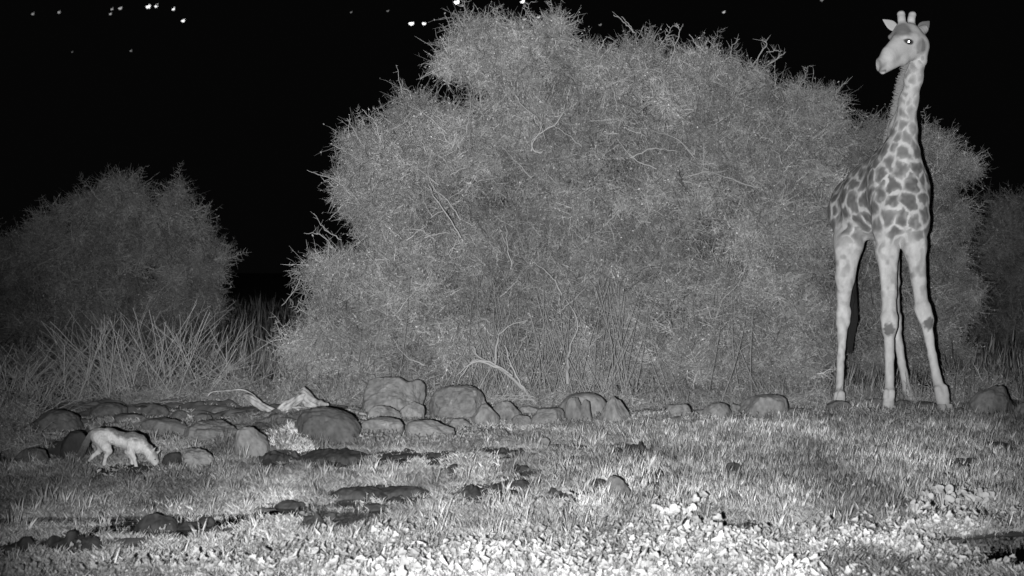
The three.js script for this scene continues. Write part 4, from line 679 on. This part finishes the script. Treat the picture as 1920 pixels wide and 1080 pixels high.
function rosette(seed) {                                        // small cupped round leaves on short stalks
  const r = rngOf(seed), b = new MB();
  for (let k = 0; k < 8; k++) {
    const a = r() * 6.28, R_ = 0.02 + r() * 0.05, H = 0.02 + r() * 0.07, c = V(Math.cos(a) * R_, H, Math.sin(a) * R_), s = 0.008 + r() * r() * 0.022, n = V(Math.cos(a) * 0.4 + (r() - 0.5), 0.45 + r() * 0.4, Math.sin(a) * 0.3 + 0.5 + (r() - 0.5) * 0.9).normalize(), u = V(1, 0, 0.2).cross(n).normalize(), w = V().crossVectors(n, u);
    b.col = 0.72 + r() * 0.4; const el = 0.55 + r() * 0.5; const rim = []; for (let e = 0; e < 9; e++) { const t = e / 9 * 6.283, q = s * (0.8 + 0.35 * r() + 0.28 * Math.cos(3 * t + a)); rim.push(c.clone().addScaledVector(u, Math.cos(t) * q).addScaledVector(w, Math.sin(t) * q * el).addScaledVector(n, s * 0.3)); }
    for (let e = 0; e < 9; e++) b.poly([c, rim[e], rim[(e + 1) % 9]]);
    b.col = 0.6; b.tube([V(c.x * 0.4, -0.01, c.z * 0.4), c], [0.0016, 0.0014], 3);
  }
  return b.geo(true);
}
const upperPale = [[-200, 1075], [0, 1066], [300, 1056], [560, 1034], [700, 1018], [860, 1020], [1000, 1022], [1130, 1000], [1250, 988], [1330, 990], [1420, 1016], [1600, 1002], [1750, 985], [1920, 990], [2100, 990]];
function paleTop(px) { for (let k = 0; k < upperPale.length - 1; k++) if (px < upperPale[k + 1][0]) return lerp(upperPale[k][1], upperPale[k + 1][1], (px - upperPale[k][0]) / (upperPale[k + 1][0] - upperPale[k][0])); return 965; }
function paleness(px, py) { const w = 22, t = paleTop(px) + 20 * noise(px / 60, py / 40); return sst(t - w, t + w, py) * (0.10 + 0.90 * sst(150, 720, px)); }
{
  const r = rngOf(2024), shortG = [tuft(1, 20, 0.015, 0.038, 0.0045, 0.06, 2.2), tuft(2, 20, 0.02, 0.05, 0.0045, 0.06, 1.8), tuft(3, 18, 0.012, 0.032, 0.005, 0.06, 2.6)], tallG = [tuft(4, 12, 0.04, 0.12, 0.0036, 0.05, 1.0), tuft(5, 9, 0.05, 0.15, 0.0034, 0.04, 0.8)];
  const leafG = [rosette(6), rosette(7), rosette(8)], lists = { s: [[], [], []], t: [[], []], l: [[], [], []] };
  const N = 190000;
  for (let k = 0; k < N; k++) {
    const D = 8.7 + 12.2 * Math.pow(r(), 0.9), x = (r() * 2 - 1) * 0.345 * D, z = -D, [px, py] = toPx(x, z);
    const s = z - shoreZ(x); const nb = s > -0.01 ? nearBank(x, z) : 0; if (s > -0.01 && (r() > (x < 2.4 + 0.5 * noise(z * 3, 8) && s > 0.15 ? 0.2 : 0) + 0.5 * nb)) continue; if (puddle(x, z) > 0.4) continue;
    const bn = bareness(x, z); if (r() < bn * 0.93) continue; if (py < 788 + 6 * noise(x * 2, 9) && r() < 0.86) continue; const lb = leftBank(x, z); if (r() < lb * 0.86) continue;
    const big = fbm(x * 0.9 + 3, z * 0.5, 0, 3), fine = noise(x * 4.3, z * 2.2); if (r() > 0.62 + 1.2 * big + 0.35 * fine) continue;
    const y = Math.max(height(x, z), s > -0.01 ? WATER_Y - 0.01 : -1), pl = paleness(px, py), tone = clamp(0.92 + 0.9 * fbm(x * 0.8, z * 0.22 + 7, 0, 3) + 0.35 * noise(x * 3.7, z * 0.9) + 0.2 * noise(x * 11, z * 3), 0.35, 1.7) * (0.85 + 0.3 * r());
    
    const tallZone = (px < 1450 ? sst(796, 836, py) : 1) * (0.05 + 0.6 * (1 - sst(920, 965, py)) * sst(1000, 1350, px) + 0.2 * (1 - sst(790, 840, py)) * sst(700, 1000, px));
    if (r() < tallZone * 0.45) { const v = r() < 0.5 ? 0 : 1; lists.t[v].push({ m: M4(x, y, z, (r() - 0.5) * 0.2, r() * 6.28, (r() - 0.5) * 0.2, 0.7 + r() * 0.6), c: tone * 1.15 }); }
    else { const v = Math.floor(r() * 3); lists.s[v].push({ m: M4(x, y, z, (r() - 0.5) * 0.3, r() * 6.28, (r() - 0.5) * 0.3, (0.75 + r() * 0.6) * (s > -0.01 ? 2 : 1)), c: tone }); }
  }
  for (let k = 0; k < 44000; k++) {
    const D = 8.9 + 5 * r(), x = (r() * 2 - 1) * 0.34 * D, z = -D, [px, py] = toPx(x, z), s = z - shoreZ(x), nb = nearBank(x, z); if (s > 0.03 && nb < 0.5 && (s < 0.15 || x > 2.45 + 0.5 * noise(z * 3.3, 3) + 0.25 * noise(z * 11, x * 9))) continue;
    let p = paleness(px, py); const cl = fbm(x * 2.4 + 11, z * 2.6, 0, 3); p *= 0.25 + 0.9 * sst(-0.22, 0.14, cl); if (px > 1300) p = Math.min(1.4, p * 1.35); if (s > -0.14) p = Math.max(p, s > 0.04 && nb < 0.5 ? 0.2 : 0.6); if (nb > 0.5) p = 0.3; if (bareness(x, z) > 0.5) p *= 0.25; p = Math.max(p, 0.004); if (r() > p * 0.62) continue;  // leaves standing in the water are added to brighten its reflection
    lists.l[Math.floor(r() * 3)].push({ m: M4(x, Math.max(height(x, z), WATER_Y - 0.01), z, (r() - 0.5) * 0.4, r() * 6.28, (r() - 0.5) * 0.4, (0.55 + r() * r() * 1.3) * (0.85 + 0.9 * Math.max(0, cl))), c: (0.55 + r() * 0.6) * (1 + 0.5 * cl) * (1 + 0.4 * sst(1300, 1650, px)) });  // leaf colour raised towards the right to make up for the fading beam
  }
  // little pale leaves along the foot of the stones
  const strip = (x0, x1, y0, y1, n) => { for (let k = 0; k < n; k++) { const px = lerp(x0, x1, r()), D = gD(lerp(y0, y1, r())), x = (px - 960) / F * D; lists.l[Math.floor(r() * 3)].push({ m: M4(x, height(x, -D), -D, 0, r() * 6.28, 0, 0.8 + r() * 0.5), c: 0.55 + r() * 0.35 }); } };
  strip(1540, 1830, 779, 792, 130); strip(1000, 1330, 790, 806, 60); strip(680, 900, 836, 848, 70); strip(860, 940, 824, 838, 40); strip(1370, 1540, 784, 798, 30); strip(1370, 1385, 884, 890, 6);
  // pale dry tussocks
  const tuss = (px, py, n, sp, tone = 1.6) => { for (let k = 0; k < n; k++) { const D = gD(py + (r() - 0.5) * sp * 0.25), x = (px + (r() - 0.5) * sp - 960) / F * D; lists.s[Math.floor(r() * 3)].push({ m: M4(x, height(x, -D), -D, (r() - 0.5) * 0.4, r() * 6.28, (r() - 0.5) * 0.4, 0.9 + r() * 0.8), c: tone * (0.8 + r() * 0.4) }); } };
  tuss(545, 842, 130, 80); tuss(560, 838, 60, 60); tuss(1215, 790, 120, 70, 1.7); tuss(1310, 796, 60, 40, 1.6); tuss(880, 806, 120, 120, 1.5); tuss(1020, 800, 80, 70, 1.5); tuss(960, 804, 80, 90, 1.5); tuss(880, 868, 90, 120, 1.4); tuss(1260, 850, 90, 90, 1.4); tuss(700, 800, 40, 60, 1.3); tuss(540, 930, 60, 50, 1.5); tuss(300, 958, 70, 160, 1.4); tuss(1440, 882, 70, 90, 1.4);
  const gm = (v) => { const m = new THREE.MeshPhysicalMaterial({ vertexColors: true, roughness: 0.9, side: THREE.DoubleSide }); m.color.setRGB(v, v, v); return m; };
  const g1 = new THREE.Group(); g1.name = 'grass'; g1.userData.kind = 'stuff'; g1.userData.label = 'short pale grass covering the bank'; scene.add(g1);
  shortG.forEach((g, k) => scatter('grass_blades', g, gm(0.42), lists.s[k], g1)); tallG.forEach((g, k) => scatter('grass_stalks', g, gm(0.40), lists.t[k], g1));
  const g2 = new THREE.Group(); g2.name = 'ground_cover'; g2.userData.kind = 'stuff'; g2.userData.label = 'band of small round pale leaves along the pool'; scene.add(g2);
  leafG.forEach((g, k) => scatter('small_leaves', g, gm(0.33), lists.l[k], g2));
  // tall dry grass at the foot of the bush and, far off and dim, between the bushes on the left
  const dry = [tuft(21, 14, 0.25, 0.6, 0.006, 0.08, 0.45), tuft(22, 10, 0.3, 0.8, 0.006, 0.08, 0.35)], ld = [[], []];
  const stand = (x0, x1, d0, d1, n, s) => { for (let k = 0; k < n; k++) { const D = lerp(d0, d1, r()), x = (lerp(x0, x1, r()) - 960) / F * D; ld[r() < 0.5 ? 0 : 1].push({ m: M4(x, height(x, -D), -D, (r() - 0.5) * 0.25, r() * 6.28, (r() - 0.5) * 0.25, s * (0.7 + r() * 0.6)), c: 0.6 + r() * 0.5 }); } };
  stand(480, 700, 20.4, 21.5, 90, 0.7); stand(700, 1560, 20.3, 21.2, 90, 0.45); stand(1560, 1960, 21, 23, 130, 0.6); stand(380, 600, 26, 34, 300, 1.1); stand(300, 640, 34, 62, 260, 1.2); stand(-50, 420, 27, 31, 30, 0.6); stand(1780, 1960, 23, 29, 160, 0.9);
  const g3 = new THREE.Group(); g3.name = 'tall_dry_grass'; g3.userData.kind = 'stuff'; g3.userData.label = 'tall dry grass standing among and behind the bushes'; scene.add(g3);
  dry.forEach((g, k) => scatter('dry_stalks', g, gm(0.36), ld[k], g3));
}
// larger broad-leaved plants by the pool on the right, each leaf its own
{
  const leafMat = grey(0.4, 0.8, { side: THREE.DoubleSide }), stalkMat = grey(0.5), leafGeos = [1, 2, 3].map((s) => { const r = rngOf(s * 9), g = new THREE.CircleGeometry(1, 16); const p = g.attributes.position; for (let k = 1; k < p.count; k++) { const x = p.getX(k), y = p.getY(k), q = 0.85 + 0.2 * r(); p.setXYZ(k, x * q, y * q * 0.85, 0.22 + 0.16 * Math.sin(3 * Math.atan2(y, x) + s)); } g.computeVertexNormals(); return g; });
  const plant = (px, py, n, sp, H, label) => {
    const D = gD(py), x = (px - 960) / F * D, t = thing('broadleaf_plant', label, 'plant', V(x, height(x, -D), -D)), r = rngOf(px), st = new MB();
    for (let k = 0; k < n; k++) { const a = r() * 6.28, q = V(Math.cos(a) * sp * r(), H * (0.35 + 0.65 * r()), Math.sin(a) * sp * r()), m = part('leaf', leafGeos[k % 3], leafMat, t); m.position.copy(q); m.scale.setScalar(0.020 + r() * 0.018); m.rotation.set(-0.5 + (r() - 0.5) * 1.1, (r() - 0.5) * 1.4, r() * 6); st.tube([V(q.x * 0.2, -0.01, q.z * 0.2), V(q.x * 0.7, q.y * 0.6, q.z * 0.7), q], [0.004, 0.003, 0.0025], 4); }
    part('stalks', st.geo(), stalkMat, t);
  };
  plant(1772, 950, 14, 0.12, 0.17, 'broad leaved plant with pale round leaves, tallest of the group by the pool');
  plant(1818, 958, 18, 0.14, 0.17, 'broad leaved plant with pale leaves right of the tallest one');
  plant(1850, 950, 12, 0.10, 0.14, 'broad leaved plant with pale leaves at the right end of the group');
  plant(1732, 942, 4, 0.05, 0.09, 'single pale leaf plant left of the broad leaved group');
  plant(1712, 965, 8, 0.07, 0.09, 'small pale leaf plant below the single leaf plant');
  plant(1268, 985, 20, 0.14, 0.13, 'heap of pale round leaves above the middle of the leaf band');
  plant(1890, 975, 12, 0.12, 0.10, 'low pale leaf plant by the dark clod at the pool');
}

// ---------------------------------------------------------------- moths and a snail-like tuft on a twig, lit by the lamp
{
  const white = grey(0.42, 0.8, { side: THREE.DoubleSide }), dim = grey(0.05, 0.9, { side: THREE.DoubleSide }), mid = grey(0.13, 0.9, { side: THREE.DoubleSide });
  const make = (m) => {
    const t = new THREE.Group(); part('body', new THREE.SphereGeometry(1, 10, 8).scale(0.0035, 0.0035, 0.010), m, t);
    for (const s of [-1, 1]) { const sh = new THREE.Shape(); sh.moveTo(0, 0.008); sh.quadraticCurveTo(s * 0.010, 0.011, s * 0.017, 0.005); sh.quadraticCurveTo(s * 0.020, 0, s * 0.014, -0.006); sh.quadraticCurveTo(s * 0.006, -0.011, 0, -0.009); const g = new THREE.ExtrudeGeometry(sh, { depth: 0.0006, bevelEnabled: false }); g.rotateX(-Math.PI / 2); const w = part('wing', g, m, t); w.rotation.z = s * 0.5; }
    return t;
  };
  const kinds = { w: make(white), m: make(mid), d: make(dim) };
  const moth = (px, py, D, kind, label, rx, ry, rz) => { const t = kinds[kind].clone(); t.name = numbered('moth'); t.position.copy(P(px, py, D)); t.rotation.set(rx, ry, rz); t.scale.setScalar(0.7); tag(t, label, 'moth', 'moths flying in the lamplight'); scene.add(t); };
  moth(857, 6, 7, 'w', 'bright moth just above the top left of the big bush', 1.3, 0.2, 0.1);
  moth(980, 5, 8, 'w', 'bright moth above the top middle of the big bush', 1.1, 0.5, 0.2);
  moth(772, 46, 7.5, 'w', 'left moth of the bright pair left of the bush top', 1.2, 0.1, 0.1);
  moth(796, 46, 8.5, 'w', 'right moth of the bright pair left of the bush top', 1.2, -0.2, 0.2);
  moth(281, 14, 7, 'w', 'brightest moth at the upper left, left of two touching', 1.1, 0.3, 0.4);
  moth(296, 12, 8, 'w', 'bright moth touching the brightest one at the upper left', 1.2, 0.6, 0.5);
  moth(328, 18, 8.5, 'w', 'moth right of the bright touching two', 1.0, 0.4, 0.7);
  moth(346, 40, 8, 'w', 'lowest bright moth of the upper left swarm', 1.1, 0.2, 0.5);
  moth(213, 18, 9, 'm', 'grey moth at the left of the dim trio', 1.0, 0.3, 0.7); moth(228, 17, 8.5, 'm', 'grey moth at the right of the dim trio', 1.2, 0.3, 0.2); moth(210, 27, 9.5, 'm', 'lowest grey moth of the dim trio', 1.2, 0.3, 0.6);
  moth(65, 27, 8.5, 'm', 'grey moth nearest the upper left corner', 1.1, 0.3, 0.6); moth(114, 24, 8.5, 'm', 'grey moth second from the upper left corner', 1.1, 0.3, 0.6);
  moth(248, 96, 10, 'd', 'faint moth below the upper left swarm', 1.1, 0.3, 0.6); moth(138, 98, 12, 'd', 'faintest moth low at the upper left', 1.1, 0.3, 0.6);
  moth(983, 38, 10, 'm', 'grey moth in front of the bush top beside a forked twig', 1.1, 0.3, 0.2); moth(1010, 34, 9, 'm', 'grey moth over the bush top right of another', 1.1, 0.1, 0.2);
  moth(1125, 48, 11, 'd', 'faint moth in the dip between the bush tops', 1.1, 0.3, 0.1); moth(1357, 24, 10, 'm', 'lone grey moth right of the bush top', 1.1, 0.3, 0.6); moth(1540, 2, 10, 'd', 'faint moth at the top edge left of the giraffe head', 1.1, 0.3, 0.4);
  moth(660, 24, 12, 'd', 'very faint moth left of the bright pair', 1.1, 0.3, 0.6); moth(728, 22, 12, 'd', 'very faint moth close above the bright pair', 1.1, 0.3, 0.2);
  moth(622, 270, 17, 'w', 'pale moth settled on a twig tip at the left side of the big bush', 0.9, 0.3, 0.4);
}
// ---------------------------------------------------------------- the floodlight itself, on its pole beside the lens
{
  const t = thing('floodlight', 'infrared floodlight on a thin pole beside the lens', 'lamp', V(LAMP.x, 0, LAMP.z + 0.06)), m = grey(0.05, 0.5);
  part('pole', new THREE.CylinderGeometry(0.025, 0.03, 2.3, 12).translate(0, 0.8, 0.06), m, t);
  part('housing', new THREE.CylinderGeometry(0.05, 0.045, 0.08, 24).rotateX(Math.PI / 2).translate(0, LAMP.y, 0), m, t);
  const e = new THREE.MeshStandardMaterial({ color: 0x000000, emissive: 0xffffff, emissiveIntensity: 2 }); const l = part('lens', new THREE.CircleGeometry(0.04, 24).rotateY(Math.PI).translate(0, LAMP.y, -0.043), e, t); l.castShadow = false;
}
renderer.render(scene, camera);
